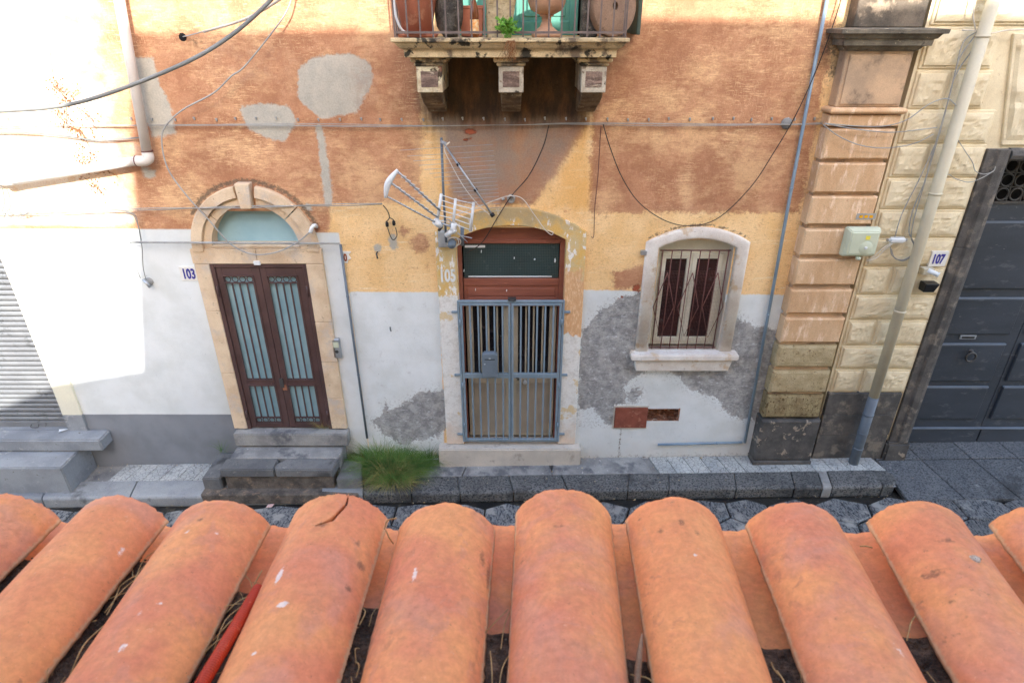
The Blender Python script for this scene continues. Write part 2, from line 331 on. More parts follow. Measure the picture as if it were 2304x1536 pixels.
def cobble_mat():
    k=NT('street_basalt'); n=k.noise(4,6,.6); ch=k.noise(26,6,.75,k.vec((1.6,.7,1)),.6)
    c=k.mix(k.mr(ch,.42,.58),lin((66,70,76)),lin((130,132,132)))
    c=k.mix(k.mr(n,.52,.62),c,lin((150,150,146)))
    c=k.mix(1.,c,k.mr(k.rand(),0,1,.75,1.15,False),'MULTIPLY')
    return k.out(c,k.mr(ch,.4,.6,.25,.6),k.bump(ch,.5,.012),0,.5)
m_cob=cobble_mat()
m_asph=M('street_bedding',(60,60,60),(48,48,50),4,.8,.4,40,grain=.2)
# painted metals, woods, plastics
m_brown=M('dark_brown_enamel',(88,66,64),(76,56,54),3,.45,.08,30,spec=.5,grain=.05,c3=(124,92,84),s3=18,t3=(.68,.72))
m_blue=M('grey_blue_enamel',(132,148,160),(118,136,148),4,.4,.06,30,spec=.5,grain=.04,c3=(158,168,174),s3=20,t3=(.66,.7))
m_redwood=M('brick_red_paint',(146,88,70),(132,78,62),4,.55,.1,30,spec=.4,grain=.05,stretch=(.4,1,2),c3=(170,104,84),s3=14,t3=(.62,.7))
m_creamal=M('cream_door_paint',(196,186,164),(184,172,150),4,.5,.08,30,grain=.04)
m_cream2=M('ivory_window_frame',(228,224,206),(216,212,194),4,.5,.06,30,grain=.03)
m_rust=M('rusty_brown_bars',(116,74,66),(98,62,56),8,.6,.2,60,grain=.1)
m_rail=M('faded_brown_railing',(118,104,98),(100,88,84),8,.55,.15,60,grain=.08)
m_hatch=M('rusty_red_hatch',(142,82,66),(126,72,58),8,.6,.15,40,c3=(160,110,90),s3=14,grain=.08)
m_anth=M('anthracite_door_paint',(60,66,75),(52,58,66),2,.45,.08,30,spec=.4,grain=.06,c3=(80,84,90),s3=8,c4=(96,98,100),s4=24,t4=(.68,.72),stretch=(.5,1,1.4))
m_antho=M('grey_door_top_edge',(112,122,134),(100,110,122),2,.5,.05,30,grain=.03)
m_iron=M('dark_iron',(70,68,66),(54,52,50),8,.5,.15,50,spec=.5)
m_pipe=M('ivory_plastic_pipe',(206,197,172),(196,186,162),1.5,.5,.04,20,grain=.02,c3=(186,178,162),s3=4,t3=(.55,.75))
m_pipew=M('white_plastic_pipe',(224,218,212),(214,206,198),2,.5,.04,20,grain=.02)
m_pipeg=M('grey_pipe_paint',(110,120,130),(100,108,118),3,.5,.06,20,grain=.03)
m_cond=M('blue_grey_conduit',(136,156,172),(120,140,156),3,.45,.04,20,grain=.03)
m_cable=M('grey_cable_sheath',(168,168,164),(148,148,146),5,.75,.03,30,grain=.04)
m_cablew=M('ivory_cable_sheath',(214,206,194),(196,188,176),5,.55,.03,30,grain=.04)
m_cablek=M('dark_cable_sheath',(66,58,54),(52,46,44),5,.55,.03,30,grain=.04)
m_alu=M('aluminium',(176,182,188),(160,166,172),6,.38,.03,30,metal=.6,spec=.5,grain=.03)
m_wplast=M('white_plastic',(226,230,232),(214,218,220),4,.4,.03,30,grain=.02)
m_black=M('black_plastic',(34,34,36),(28,28,30),4,.4,.05,30)
m_grnbox=M('pale_green_plastic',(206,212,188),(196,202,178),2,.45,.03,20,grain=.02)
m_yel=M('yellow_sticker',(238,226,90),(232,218,84),4,.6,0,20,grain=.01)
m_org=M('amber_sticker',(232,170,20),(220,150,20),30,.6,0,20,grain=.01,c3=(150,110,30),s3=60)
m_plate=M('ceramic_plate_white',(230,228,222),(222,220,214),5,.3,.02,20,grain=.02)
m_num=M('cobalt_lettering',(64,62,150),(58,56,140),5,.4,.02,20,grain=.02)
m_brnum=M('oxblood_lettering',(150,74,44),(130,62,38),5,.4,.02,20)
m_postbox=M('grey_letterbox_paint',(112,124,134),(102,114,124),3,.4,.03,20,spec=.5,grain=.02)
m_dark=M('dark_interior',(26,24,24),(20,18,18),3,.9,.05,20)
m_brick=M('broken_brick_rubble',(176,120,92),(120,84,66),14,.95,.9,40,c3=(200,184,164),s3=16,grain=.2,bd=.03)
m_shut=M('galvanised_shutter',(128,130,132),(116,118,121),3,.45,.08,30,metal=.15,spec=.5,grain=.05,c3=(96,98,100),s3=6)
m_terrapot=M('terracotta_pot_clay',(190,122,98),(176,110,88),4,.75,.1,30,grain=.04,c3=(206,150,124),s3=6)
m_urn=M('aged_terracotta_urn',(196,156,126),(172,130,104),4,.8,.15,30,grain=.05)
m_mill=M('millstone_brown',(150,122,100),(132,106,88),4,.92,.5,30,grain=.12,c3=(112,92,76),s3=10)
m_bas=M('vesicular_lava',(112,106,98),(70,66,62),8,.95,1.1,26,grain=.25,c3=(140,132,120),s3=18,t3=(.6,.66),bd=.03)
m_rockc=M('rough_cream_rock',(206,188,152),(182,160,122),6,.95,1.0,18,grain=.1,c3=(130,110,84),s3=14,t3=(.62,.68),bd=.03)
m_greend=M('green_door_paint',(92,150,132),(80,138,122),3,.45,.05,20,spec=.4,grain=.03)
m_greensh=M('dark_green_shutter',(72,84,74),(60,70,62),3,.6,.1,20,grain=.05)
m_soil=M('dark_potting_soil',(116,94,78),(70,56,48),20,.95,.9,60,c3=(130,116,100),s3=60,t3=(.66,.7),grain=.3,bd=.02)
m_straw=M('dry_straw',(196,166,116),(160,128,84),30,.8,.2,60,grain=.1)
m_grass=M('green_grass_blades',(112,140,66),(72,110,50),5,.7,.1,30,grain=.05)
m_grassd=M('dry_grass_blades',(176,160,104),(140,130,80),5,.8,.1,30,grain=.05)
m_leaf=M('leafy_green_weed',(126,172,70),(90,146,54),20,.6,.1,30,grain=.05)
m_vine=M('dry_brown_vine',(150,104,66),(124,84,54),20,.85,.1,30,grain=.05)
m_red=M('orange_corrugated_conduit',(206,72,40),(190,62,34),6,.55,.1,20,spec=.4,grain=.05,c3=(214,120,90),s3=30,t3=(.58,.68))
m_twig=M('bleached_twig',(150,124,100),(110,88,70),20,.8,.3,60,stretch=(1,.2,1))
m_shell=M('snail_shell_white',(214,204,190),(170,140,116),120,.5,.05,60)
m_deck=M('roof_mortar',(120,100,88),(96,80,70),5,.9,.5,30)
m_nearwall=M('ochre_house_render',(214,190,150),(202,178,140),2,.9,.2,20)
m_bottle=M('amber_bottle_plastic',(120,66,26),(96,50,22),6,.2,.02,20,spec=.6)
m_lab=M('orange_bottle_label',(232,150,66),(240,214,170),26,.5,.02,20)
m_bag=M('crumpled_plastic_film',(198,206,214),(160,168,176),14,.35,.5,20,spec=.5)
m_litter=M('printed_card_litter',(226,220,216),(200,120,100),60,.5,.02,20)
m_frost=M('frosted_blue_glass',(152,186,196),(138,174,186),1.6,.35,.03,12,spec=.6,grain=.01)
def glass_dark(name,c1,c2,grid=0,r=.12):
    k=NT(name); c=k.mix(k.mr(k.noise(1.5,4),.35,.65),lin(c1),lin(c2)); nr=None
    c=k.mix(k.math('MULTIPLY',k.mr(k.noise(9,5,.7),.6,.75),.3),c,lin((130,140,138)))
    if grid:
        x=k.xyz(); gx=k.math('ABSOLUTE',k.math('SINE',k.math('MULTIPLY',x[0],grid))); gz=k.math('ABSOLUTE',k.math('SINE',k.math('MULTIPLY',x[2],grid)))
        g=k.mr(k.math('MINIMUM',gx,gz),.25,.1); c=k.mix(k.math('MULTIPLY',g,.35),c,lin((110,122,120))); nr=k.bump(g,.4,.004)
    return k.out(c,r,nr,0,.5)
m_gldark=glass_dark('smoked_glass',(34,28,32),(24,22,26),0,.1)
m_glgreen=glass_dark('wired_green_glass',(40,60,62),(34,50,52),150,.28)
m_glwin=glass_dark('window_glass_dark',(58,36,38),(36,28,32),0,.15)
def mesh_panel():
    k=NT('woven_mesh_panel'); x=k.xyz(); gx=k.math('ABSOLUTE',k.math('SINE',k.math('MULTIPLY',x[0],190))); gz=k.math('ABSOLUTE',k.math('SINE',k.math('MULTIPLY',x[2],190)))
    c=k.mix(k.mr(k.math('MINIMUM',gx,gz),.5,.2),lin((160,148,132)),lin((196,184,164)))
    c=k.mix(1.,c,k.mr(k.noise(5,4),.3,.7,.9,1.06),'MULTIPLY'); return k.out(c,.6,k.bump(gx,.2,.004),0,.3)
m_meshp=mesh_panel()
def tile_mat():
    k=NT('roof_tile_terracotta'); S=k.attr('spots'); r=k.rand(); P=k.pos
    of=k.n('ShaderNodeCombineXYZ'); k.put(of.inputs[0],k.math('MULTIPLY',r,17.)); k.put(of.inputs[1],k.math('MULTIPLY',r,9.))
    va=k.n('ShaderNodeVectorMath',operation='ADD'); k.put(va.inputs[0],P); k.put(va.inputs[1],of.outputs[0]); V=va.outputs[0]
    n1=k.noise(7,5,.55,V); n2=k.noise(22,6,.6,V,.8); n3=k.noise(90,4,.6,V)
    a=k.mix(k.mr(r,0,1,0,1,False),lin((226,145,96)),lin((214,131,98)))
    c=k.mix(k.mr(n1,.35,.65),a,lin((230,156,102)))
    c=k.mix(k.math('MULTIPLY',k.mr(n2,.50,.66),.22),c,lin((206,128,98)))
    c=k.mix(k.math('MULTIPLY',k.mr(k.noise(13,5,.6,V,1.2),.58,.64),k.mr(r,.2,.9,.08,.4)),c,lin((204,138,112)))
    c=k.mix(k.math('MULTIPLY',k.mr(k.noise(5,5,.6,V,.6),.50,.68),.6),c,lin((204,144,122)))
    c=k.mix(k.math('MULTIPLY',k.mr(k.noise(46,5,.6,V,.4),.56,.62),k.mr(k.noise(4,3,.5,V),.5,.65,0,.5)),c,lin((188,122,92)))
    c=k.mix(k.math('MULTIPLY',k.mr(k.noise(34,6,.75,V),.64,.70),.5),c,lin((150,104,80)))
    c=k.mix(k.math('MULTIPLY',k.mr(k.noise(60,5,.7,V),.70,.74),.8),c,lin((112,84,68)))
    jit=k.math('MULTIPLY',k.math('SUBTRACT',k.noise(130,4,.7),.5),.010)
    c=k.mix(k.math('MULTIPLY',k.mr(k.math('ADD',S[0],jit),-.0012,.0012),.85),c,lin((236,222,212)))
    c=k.mix(k.math('MULTIPLY',k.mr(k.math('ADD',S[1],k.math('MULTIPLY',jit,1.4)),-.003,.003),.7),c,lin((92,72,60)))
    c=k.mix(k.math('MULTIPLY',k.mr(k.math('ADD',S[2],k.math('MULTIPLY',jit,1.4)),-.004,.001),.75),c,lin((206,176,140)))
    c=k.mix(k.math('MULTIPLY',k.mr(k.noise(150,5,.78,V),.635,.68),.6),c,lin((128,88,66)))
    c=k.mix(k.math('MULTIPLY',k.mr(k.noise(120,5,.78,V),.33,.37,1,0),.4),c,lin((238,188,152)))
    c=k.mix(k.math('MULTIPLY',k.mr(k.noise(9,7,.7,V,.3),.54,.70),k.mr(r,0,1,.1,.5,False)),c,lin((184,126,98)))
    c=k.mix(1.,c,k.mr(k.noise(80,6,.75,V),.3,.7,.88,1.10),'MULTIPLY')
    h=k.math('ADD',k.math('MULTIPLY',n2,.6),k.math('MULTIPLY',k.noise(260,3,.6),.12))
    return k.out(c,k.mr(n2,.3,.7,.62,.85),k.bump(h,.25,.005),0,.3)
m_tile=tile_mat()
# ================================================================== GROUND
def gz(x): return .018*x
KY=-.70; MY=-.37; RZ=-.14
g=MB(); g.add([(-40,-40,-.215-.72),(40,-40,-.215+.72),(40,40,-.215+.72),(-40,40,-.215-.72)],[(0,1,2,3)])
g.build('ground',m_asph,kind='structure')
def slab(mb,poly,top,th,inset=0.0,round_=.012):
    # polygon in (x,y) following the street slope, slightly cambered edges
    cx=sum(p[0] for p in poly)/len(poly); cy=sum(p[1] for p in poly)/len(poly)
    def sh(p,d):
        v=Vector((p[0]-cx,p[1]-cy)); l=v.length; v=v*((l-d)/l) if l>0 else v; return (cx+v.x,cy+v.y)
    a=[sh(p,inset) for p in poly]; b=[sh(p,inset+round_) for p in poly]; n=len(poly)
    vs=[(x,y,gz(x)+top-th) for x,y in a]+[(x,y,gz(x)+top-round_) for x,y in a]+[(x,y,gz(x)+top) for x,y in b]
    fs=[tuple(range(2*n,3*n))]
    for i in range(n):
        j=(i+1)%n; fs+=[(i,j,j+n,i+n),(i+n,j+n,j+2*n,i+2*n)]
    mb.add(vs,fs)
road=MB().add([(-10,-6.2,RZ-.05+gz(-10)),(10,-6.2,RZ-.05+gz(10)),(10,-.6,RZ-.05+gz(10)),(-10,-.6,RZ-.05+gz(-10))],[(0,1,2,3)]).build('road',m_joint,kind='structure')
# hexagonal basalt paving, jittered
jit={}
def hv(i,j):
    if (i,j) not in jit: jit[(i,j)]=(random.uniform(-.07,.07),random.uniform(-.05,.05))
    return jit[(i,j)]
cw,chh=.62,.42
cnt=0
for r_ in range(0,5):
    for c_ in range(-16,17):
        cx=c_*cw+(cw/2 if r_%2 else 0); cy=-.98-r_*chh
        if abs(cx)>9.2: continue
        pts=[]
        for kk,(dx,dy) in enumerate(((0,.5+1/6),(-.5,.5-1/6),(-.5,-.5+1/6),(0,-.5-1/6),(.5,-.5+1/6),(.5,.5-1/6))):
            X=cx+dx*cw; Yp=cy+dy*chh; key=(round(X*20),round(Yp*40)); j_=hv(*key); Yq=Yp+j_[1]
            pts.append((X+j_[0],min(Yq,KY-.035 if cx<5.3 else KY-.03)))
        mb=MB(); slab(mb,pts,RZ+random.uniform(-.008,.006),.06,.012,.02); mb.build('paving_stone',m_cob,road); cnt+=1
pave=MB()
x0,x1=-9.5,5.15
pave.add([(x0,KY+.02,gz(x0)-.03),(x1,KY+.02,gz(x1)-.03),(x1,.1,gz(x1)-.03),(x0,.1,gz(x0)-.03)],[(0,1,2,3)])
pave=pave.build('pavement',m_conc,kind='structure')
def kerb(xa,xb,mat,label=None,dy=0):
    mb=MB(); sk=random.uniform(-.05,.02)
    xa+=.006; xb-=.006
    P=[(KY+dy+random.uniform(-.012,.01)),MY+random.uniform(-.01,.01)]
    prof=[(P[0]+.015,RZ-.05),(P[0],RZ-.02),(P[0],-.03),(P[0]+.02,-.004),(P[0]+.05,.004),(P[1],.004),(P[1],-.05)]
    n=len(prof); vs=[]
    for ix,xx in enumerate((xa,xb)):
        for (yy,zz) in prof: vs.append((xx-(yy-KY)*.35*(-1 if xx>1 else 1)*0.6,yy,gz(xx)+zz))
    fs=[(i,i+1,i+1+n,i+n) for i in range(n-1)]+[tuple(range(n-1,-1,-1)),tuple(range(n,2*n))]
    mb.add(vs,fs); o=mb.build('kerb_stone',mat,pave,bevel=.008)
    if label: o['label']=label
kx=[-9.3,-8.2,-7.1,-6.35,-5.15,-4.0,-2.0,-1.35,-.7,.02,.75,1.55,2.1,3.0,3.78,4.15,4.28,4.95]
for i in range(len(kx)-1):
    kerb(kx[i],kx[i+1],(m_conc if abs(kx[i]-4.15)<.01 else (m_kerb if kx[i]<-2 else m_kerbd)),('pale cement infill over the drain outlet' if abs(kx[i]-4.15)<.01 else None))
# rounded end stone
mb=MB(); pts=[(4.96,MY),(5.15,MY),(5.22,-.45),(5.2,-.58),(5.12,-.66),(4.96,KY)]
slab(mb,pts,.004,.19,0,.02); mb.build('kerb_stone',m_kerbd,pave)
mb=MB(); a=W(1932,1116,KY-.005); mb.lathe([(.05,-.002),(.042,.006),(.036,.006),(.034,-.06),(0,-.06)],a,14,'y'); mb.build('drain_outlet',m_lava,pave)
# crazed mosaic slabs
def mslab(xa,xb,ya,yb,mat,name='mosaic_slab',top=.0):
    s_=.30*(-1 if (xa+xb)/2<0 else 1)
    mb=MB(); slab(mb,[(xa-s_*(ya-yb)*0+0,ya),(xb,ya),(xb-s_*.28,yb),(xa-s_*.28,yb)],top,.03,.003,.004); mb.build(name,mat,pave)
xx=-5.65
while xx<-4.05: mslab(xx,xx+.235,MY+.002,-.002,m_mos); xx+=.24
xx=2.05
while xx<4.95: mslab(xx,xx+.235,MY+.002,-.002,m_mos); xx+=.24
MB().box(-9.4,-6.0,MY+.01,0,gz(-7)-.05,gz(-7)-.004).build('concrete_slab',m_conc,pave)
for xa,xb in ((-1.95,-.7),(-.69,.55),(.56,1.95)): mslab(xa,xb,MY+.002,.0,m_conc,'concrete_slab',.001)
# basalt ramp in front of the big door
ramp=MB().add([(5.2,-.86,gz(5.2)-.16),(10,-.86,gz(10)-.16),(10,.5,gz(10)+.03),(5.2,.5,gz(5.2)+.03)],[(0,1,2,3)]).build('ramp',m_joint,kind='structure')
rx=[5.02,5.78,6.5,7.15,7.8,8.5,9.3]
for i in range(len(rx)-1):
    for (ya,yb,oa,ob) in ((-.84,-.12,.0,-.18),(-.11,.45,-.18,-.34)):
        xa,xb=rx[i],rx[i+1]
        if i==0 and ya<-.5: P4=[(xa+.22,ya),(xb+.22,ya),(xb+.02,yb),(xa+.15,yb)]
        elif i==0: P4=[(xa+.15,ya),(xb+.02,ya),(xb-.12,yb),(xa+.15,yb)]
        else: P4=[(xa+.22+ (0 if ya<-.5 else -.2),ya),(xb+.22+(0 if ya<-.5 else -.2),ya),(xb+.02-(0 if ya<-.5 else .14),yb),(xa+.02-(0 if ya<-.5 else .14),yb)]
        mb=MB(); n=4
        def rz(x,y): return gz(x)-.145+(y+.86)*.14
        cx=sum(p[0] for p in P4)/4; cy=sum(p[1] for p in P4)/4
        A_=[(cx+(p[0]-cx)*.985,cy+(p[1]-cy)*.985) for p in P4]; B_=[(cx+(p[0]-cx)*.965,cy+(p[1]-cy)*.97) for p in P4]
        vs=[(x,y,rz(x,y)-.05) for x,y in A_]+[(x,y,rz(x,y)+.01) for x,y in A_]+[(x,y,rz(x,y)+.018) for x,y in B_]
        fs=[(8,9,10,11)]
        for q in range(4):
            j=(q+1)%4; fs+=[(q,j,j+4,q+4),(q+4,j+4,j+8,q+8)]
        mb.add(vs,fs); mb.build('ramp_stone',m_ramp,ramp)
# ================================================================== OLD HOUSE
house=thing('old_house','weathered terracotta and ochre plastered town house with doors, barred window and balcony','house',(-2,0,0))
OPEN=[(-7.7,-6.21,.50,3.25),(-3.66,-2.53,.45,3.62),(-.67,.65,.25,3.42),(1.78,2.68,1.74,3.27),(-.72,.70,5.47,7.9),(1.86,2.31,.66,.86)]
xs=set(np.round(np.arange(-9.6,3.60,.035),4)); zs=set(np.round(np.arange(-.4,9.6,.035),4))
for o_ in OPEN: xs|={o_[0],o_[1]}; zs|={o_[2],o_[3]}
xs=np.array(sorted(xs)); zs=np.array(sorted(zs)); nx,nz=len(xs),len(zs)
XX,ZZ=np.meshgrid(xs,zs); PX=XX.ravel(); PZ=ZZ.ravel()
def sdf(poly):                         # signed distance in metres, positive inside; poly in photo points on the wall
    pts=[(W(a,b)[0],W(a,b)[2]) for a,b in poly]; return sdfw(pts)
def sdfw(pts):
    n=len(pts); d=np.full(PX.shape,1e9); ins=np.zeros(PX.shape,bool)
    for i in range(n):
        ax,az=pts[i]; bx,bz=pts[(i+1)%n]; ex,ez=bx-ax,bz-az
        t=np.clip(((PX-ax)*ex+(PZ-az)*ez)/(ex*ex+ez*ez+1e-12),0,1)
        d=np.minimum(d,np.hypot(PX-ax-t*ex,PZ-az-t*ez))
        c=((az>PZ)!=(bz>PZ)) & (PX<(bx-ax)*(PZ-az)/((bz-az) if bz!=az else 1e-12)+ax); ins^=c
    return np.where(ins,d,-d).clip(-1,1)
def uni(*a):
    r=a[0]
    for b in a[1:]: r=np.maximum(r,b)
    return r
def blob(px,py,rx,ry):
    x,_,z=W(px,py); s_=W(px+1,py)[0]-x
    return (1-np.hypot((PX-x)/(rx*s_),(PZ-z)/(ry*s_)))*min(rx,ry)*s_
terra=uni(sdfw([(-12,12),(-1.0,12),(-1.0,5.2),(W(950,300)[0],4.5),(W(945,455)[0],3.73),(W(745,460)[0],3.70),(W(738,525)[0],3.35),(-2.5,3.36),(-12,3.40)]),
  sdfw([(.87,12),(W(1880,60)[0],12),(W(1872,100)[0],5.3),(W(1800,478)[0],3.6),(.89,3.6)]),
  sdf([(1000,270),(1330,270),(1200,460),(1010,460)]),blob(944,547,22,21),sdf([(1375,612),(1450,598),(1450,648),(1385,650)]),sdf([(905,500),(930,520),(905,540),(890,520)])-.03)
white=uni(sdfw([(-12,3.41),(W(434,517)[0],3.40),(-3.7,3.3),(-3.7,-1),(-12,-1)]),sdfw([(-2.4,3.36),(W(763,530)[0],3.36),(-2.06,2.5),(-2.06,-1),(-2.5,-1),(-2.5,2)]),
  sdf([(785,656),(990,657),(1003,1150),(845,1150),(828,985)]),sdf([(1300,652),(1455,655),(1640,662),(1790,663),(1700,1150),(1285,1150)]))
bare=uni(sdf([(868,905),(880,925),(930,893),(960,880),(1004,876),(1006,962),(980,985),(900,1000),(860,975),(835,945),(862,935)]),
  sdf([(1393,673),(1450,655),(1470,760),(1470,780),(1620,800),(1655,712),(1679,728),(1699,739),(1721,735),(1765,750),(1745,900),(1722,955),(1696,947),(1648,936),(1608,896),(1557,874),(1532,856),(1513,839),(1484,830),(1451,836),(1417,852),(1402,877),(1406,910),(1386,914),(1382,954),(1367,954),(1345,935),(1335,921),(1312,925),(1298,946),(1302,808),(1309,743),(1330,725),(1344,702)]),
  blob(1428,885,13,17))
bare=np.where((PZ<2.0)&(PX>.9)&(PX<3.2)&(sdf([(1300,925),(1330,915),(1348,930),(1360,955),(1335,965),(1300,960)])>0),-.05,bare)
cem=uni(sdf([(670,160),(700,128),(790,120),(835,145),(838,190),(800,255),(720,265),(672,225)]),sdf([(540,240),(600,232),(650,240),(668,265),(660,290),(640,320),(600,310),(560,290),(545,265)]),
  sdf([(290,128),(345,130),(360,190),(385,240),(395,300),(345,312),(325,260)]),sdf([(318,370),(350,385),(345,402),(325,400)]),sdf([(710,280),(724,280),(744,400),(748,464),(732,464),(720,370)]),blob(885,545,10,18),blob(850,557,9,9),blob(693,467,9,9),blob(697,510,14,10))
grime=uni(sdf([(940,100),(1355,100),(1345,200),(1320,280),(960,280),(945,200)]),sdf([(1885,60),(1910,60),(1895,150),(1870,160)])-.02)
damp=sdf([(950,225),(1335,225),(1308,300),(1250,400),(1195,455),(1180,465),(1010,458),(1000,380)])
ochre=uni(sdf([(1308,290),(1260,385),(1255,440),(1235,470),(1325,470),(1325,262)]),sdf([(972,270),(1024,440),(1024,480),(1000,480),(985,400)]),sdf([(1157,290),(1172,290),(1176,470),(1156,470)]),sdf([(1215,190),(1240,190),(1240,255),(1215,255)])-.03)
plinth=sdfw([(-12,.775),(-3.6,.765),(-3.6,-1),(-12,-1)])
dirt=np.clip((PX+2.05)/.05,0,1)
def ringv(cx,cz,r,a0,a1,wd):
    d=np.abs(np.hypot(PX-cx,PZ-cz)-r); an=np.degrees(np.arctan2(PZ-cz,PX-cx)); return np.clip(1-d/wd,0,1)*((an>a0)&(an<a1))
def spot(px,py,r):
    x,_,z=W(px,py); return np.clip(1-np.hypot(PX-x,PZ-z)/r,0,1)
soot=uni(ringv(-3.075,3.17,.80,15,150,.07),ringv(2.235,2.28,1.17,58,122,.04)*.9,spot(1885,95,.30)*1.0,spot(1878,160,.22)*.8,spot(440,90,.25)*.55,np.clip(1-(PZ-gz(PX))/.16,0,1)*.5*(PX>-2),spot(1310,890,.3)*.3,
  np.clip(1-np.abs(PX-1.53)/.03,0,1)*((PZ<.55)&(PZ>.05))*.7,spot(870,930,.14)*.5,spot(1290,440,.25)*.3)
flake=uni(sdf([(1412,655),(1420,638),(1440,632),(1450,650),(1445,665),(1412,658)])-.035,blob(1060,297,14,6),sdf([(1040,312),(1060,314),(1050,318)]),sdf([(1385,672),(1405,665),(1400,670)]))
def ell(px,py,rx,rz,v=1):
    x,_,z=W(px,py); return np.clip(1-np.hypot((PX-x)/rx,(PZ-z)/rz),0,1)**.6*v
wearz=uni(ell(790,320,.9,.22),ell(600,340,.8,.2),ell(810,380,.35,.3),ell(930,330,.3,.7),ell(420,450,.6,.3),ell(380,330,.3,.3,.7),ell(560,190,.5,.2,.6),ell(1500,225,.45,.18),ell(1555,330,.15,.8),ell(1580,310,.9,.12),ell(1420,200,.3,.5,.7),ell(1700,380,.5,.35,.7),ell(1545,420,.1,.4),ell(1390,250,.3,.6,.8),ell(1370,420,.15,.5),ell(1620,180,.7,.3,.5),ell(880,240,.25,.5,.5),ell(1800,300,.2,.9,.8),ell(650,450,.7,.2,.8),ell(880,440,.5,.2,.8))
smear=uni(ell(560,140,.6,.3),ell(820,200,.2,.5))
me=bpy.data.meshes.new('wall')
vs=np.stack([PX+2,np.zeros_like(PX),PZ],1)
relief=np.array([mnoise.noise(Vector((x*1.3,0,z*1.3)))*.006 for x,z in zip(PX,PZ)])
vs[:,1]=relief-np.clip(cem/.03,0,1)*.002+np.clip(bare/.02,0,1)*.004
idx=np.arange(nx*nz).reshape(nz,nx); q=np.stack([idx[:-1,:-1],idx[:-1,1:],idx[1:,1:],idx[1:,:-1]],-1).reshape(-1,4)
mx=(PX[q[:,0]]+PX[q[:,2]])/2; mz=(PZ[q[:,0]]+PZ[q[:,2]])/2; keep=np.ones(len(q),bool)
for o_ in OPEN: keep&=~((mx>o_[0])&(mx<o_[1])&(mz>o_[2])&(mz<o_[3]))
q=q[keep]
me.vertices.add(len(vs)); me.vertices.foreach_set('co',vs.ravel()); me.loops.add(q.size); me.loops.foreach_set('vertex_index',q.ravel().astype(np.int32))
me.polygons.add(len(q)); me.polygons.foreach_set('loop_start',np.arange(0,q.size,4,dtype=np.int32)); me.polygons.foreach_set('loop_total',np.full(len(q),4,dtype=np.int32))
me.update(calc_edges=True)
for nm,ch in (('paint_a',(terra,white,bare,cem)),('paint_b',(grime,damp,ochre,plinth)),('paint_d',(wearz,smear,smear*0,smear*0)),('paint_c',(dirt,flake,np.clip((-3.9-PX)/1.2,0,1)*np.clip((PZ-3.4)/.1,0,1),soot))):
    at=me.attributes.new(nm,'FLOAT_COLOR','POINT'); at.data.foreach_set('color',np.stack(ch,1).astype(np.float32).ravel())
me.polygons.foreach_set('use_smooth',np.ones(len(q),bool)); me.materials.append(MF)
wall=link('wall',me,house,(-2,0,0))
# solid behind the skin (butts 20 mm behind it), with reveals
mb=MB(); yb,yf=.42,.02
def reveal(x0,x1,z0,z1,mat,name='reveal',depth=.3,top=True):
    m_=MB(); t=.03
    m_.box(x0-t,x0+.001,.001,depth,z0-t,z1+t).box(x1-.001,x1+t,.001,depth,z0-t,z1+t)
    m_.box(x0+.0012,x1-.0012,.001,depth,z0-t,z0+.001)
    if top: m_.box(x0+.0012,x1-.0012,.001,depth,z1-.001,z1+t)
    return m_.build(name,mat,house)
mb.box(-9.6,3.5,.42,.6,-.4,9.5).build('back_wall',m_dark,house)
MB().box(-9.7,3.6,-.35,.7,9.5,9.75).build('roof_cornice',m_sand,house)
MB().box(-9.7,3.6,.75,8,-.4,9.7).build('house_body',m_nearwall,house)
# ---- shutter (garage)
sh=MB().box(-7.68,-6.23,.10,.14,.50,3.24).build('roller_shutter',m_shut,house)
zz=.60
s0=None
while zz<3.2:
    prof=[(.10,0),(.085,.008),(.082,.03),(.086,.055),(.10,.064),(.10,.07)]
    m_=MB(); n=len(prof); v=[(x,y,zz+h) for x in (-7.66,-6.245) for y,h in prof]
    m_.add(v,[(i,i+1,i+1+n,i+n) for i in range(n-1)],True)
    if s0 is None: s0=m_.build('shutter_slat',m_shut,sh); z0_=zz
    else: dup(s0,(0,0,zz-z0_))
    zz+=.0735
MB().box(-7.66,-6.24,.07,.10,.50,.60).build('bottom_rail',m_shut,sh,bevel=.004)
a=W(82,957,.06); MB().tube(smooth_path([(a[0]-.05,.05,a[2]+.03),(a[0]-.05,.02,a[2]),(a[0]+.05,.02,a[2]),(a[0]+.05,.05,a[2]+.03)],3),.006).build('handle',m_iron,sh)
reveal(-7.7,-6.21,.50,3.25,m_white,depth=.2)
MB().box(-6.20,-5.93,-.035,.02,.775,3.3).build('jamb_pier',m_cream_j,house,bevel=.006)
MB().box(-6.20,-5.93,-.040,.02,.25,.773).build('jamb_pier',m_greyp,house,bevel=.006)
# ---- door 103
def arc(cx,cz,r,a0,a1,n): return [(cx+r*math.cos(math.radians(a0+(a1-a0)*i/n)),cz+r*math.sin(math.radians(a0+(a1-a0)*i/n))) for i in range(n+1)]
cx,cz=-3.075,3.17
P=-.07
for (a0,a1) in ((182,140),(139,99.5),(80.5,42),(41,-2)):
    MB().band(arc(cx,cz,.630,a0,a1,12),arc(cx,cz,.758,a0,a1,12),[(0,.02),(0,P),(.93,P),(1,P+.012),(1,.02)]).build('arch_stone',m_sand,house)
    MB().band(arc(cx,cz,.528,a0,a1,12),arc(cx,cz,.626,a0,a1,12),[(0,.25),(0,P+.045),(.98,P+.045),(1,.02)]).build('inner_arch_stone',m_sand,house)
MB().prism([(cx-.085,cz+.79),(cx+.085,cz+.79),(cx+.062,cz+.50),(cx-.062,cz+.50)],P-.04,.02).build('keystone',m_sand,house,bevel=.008)
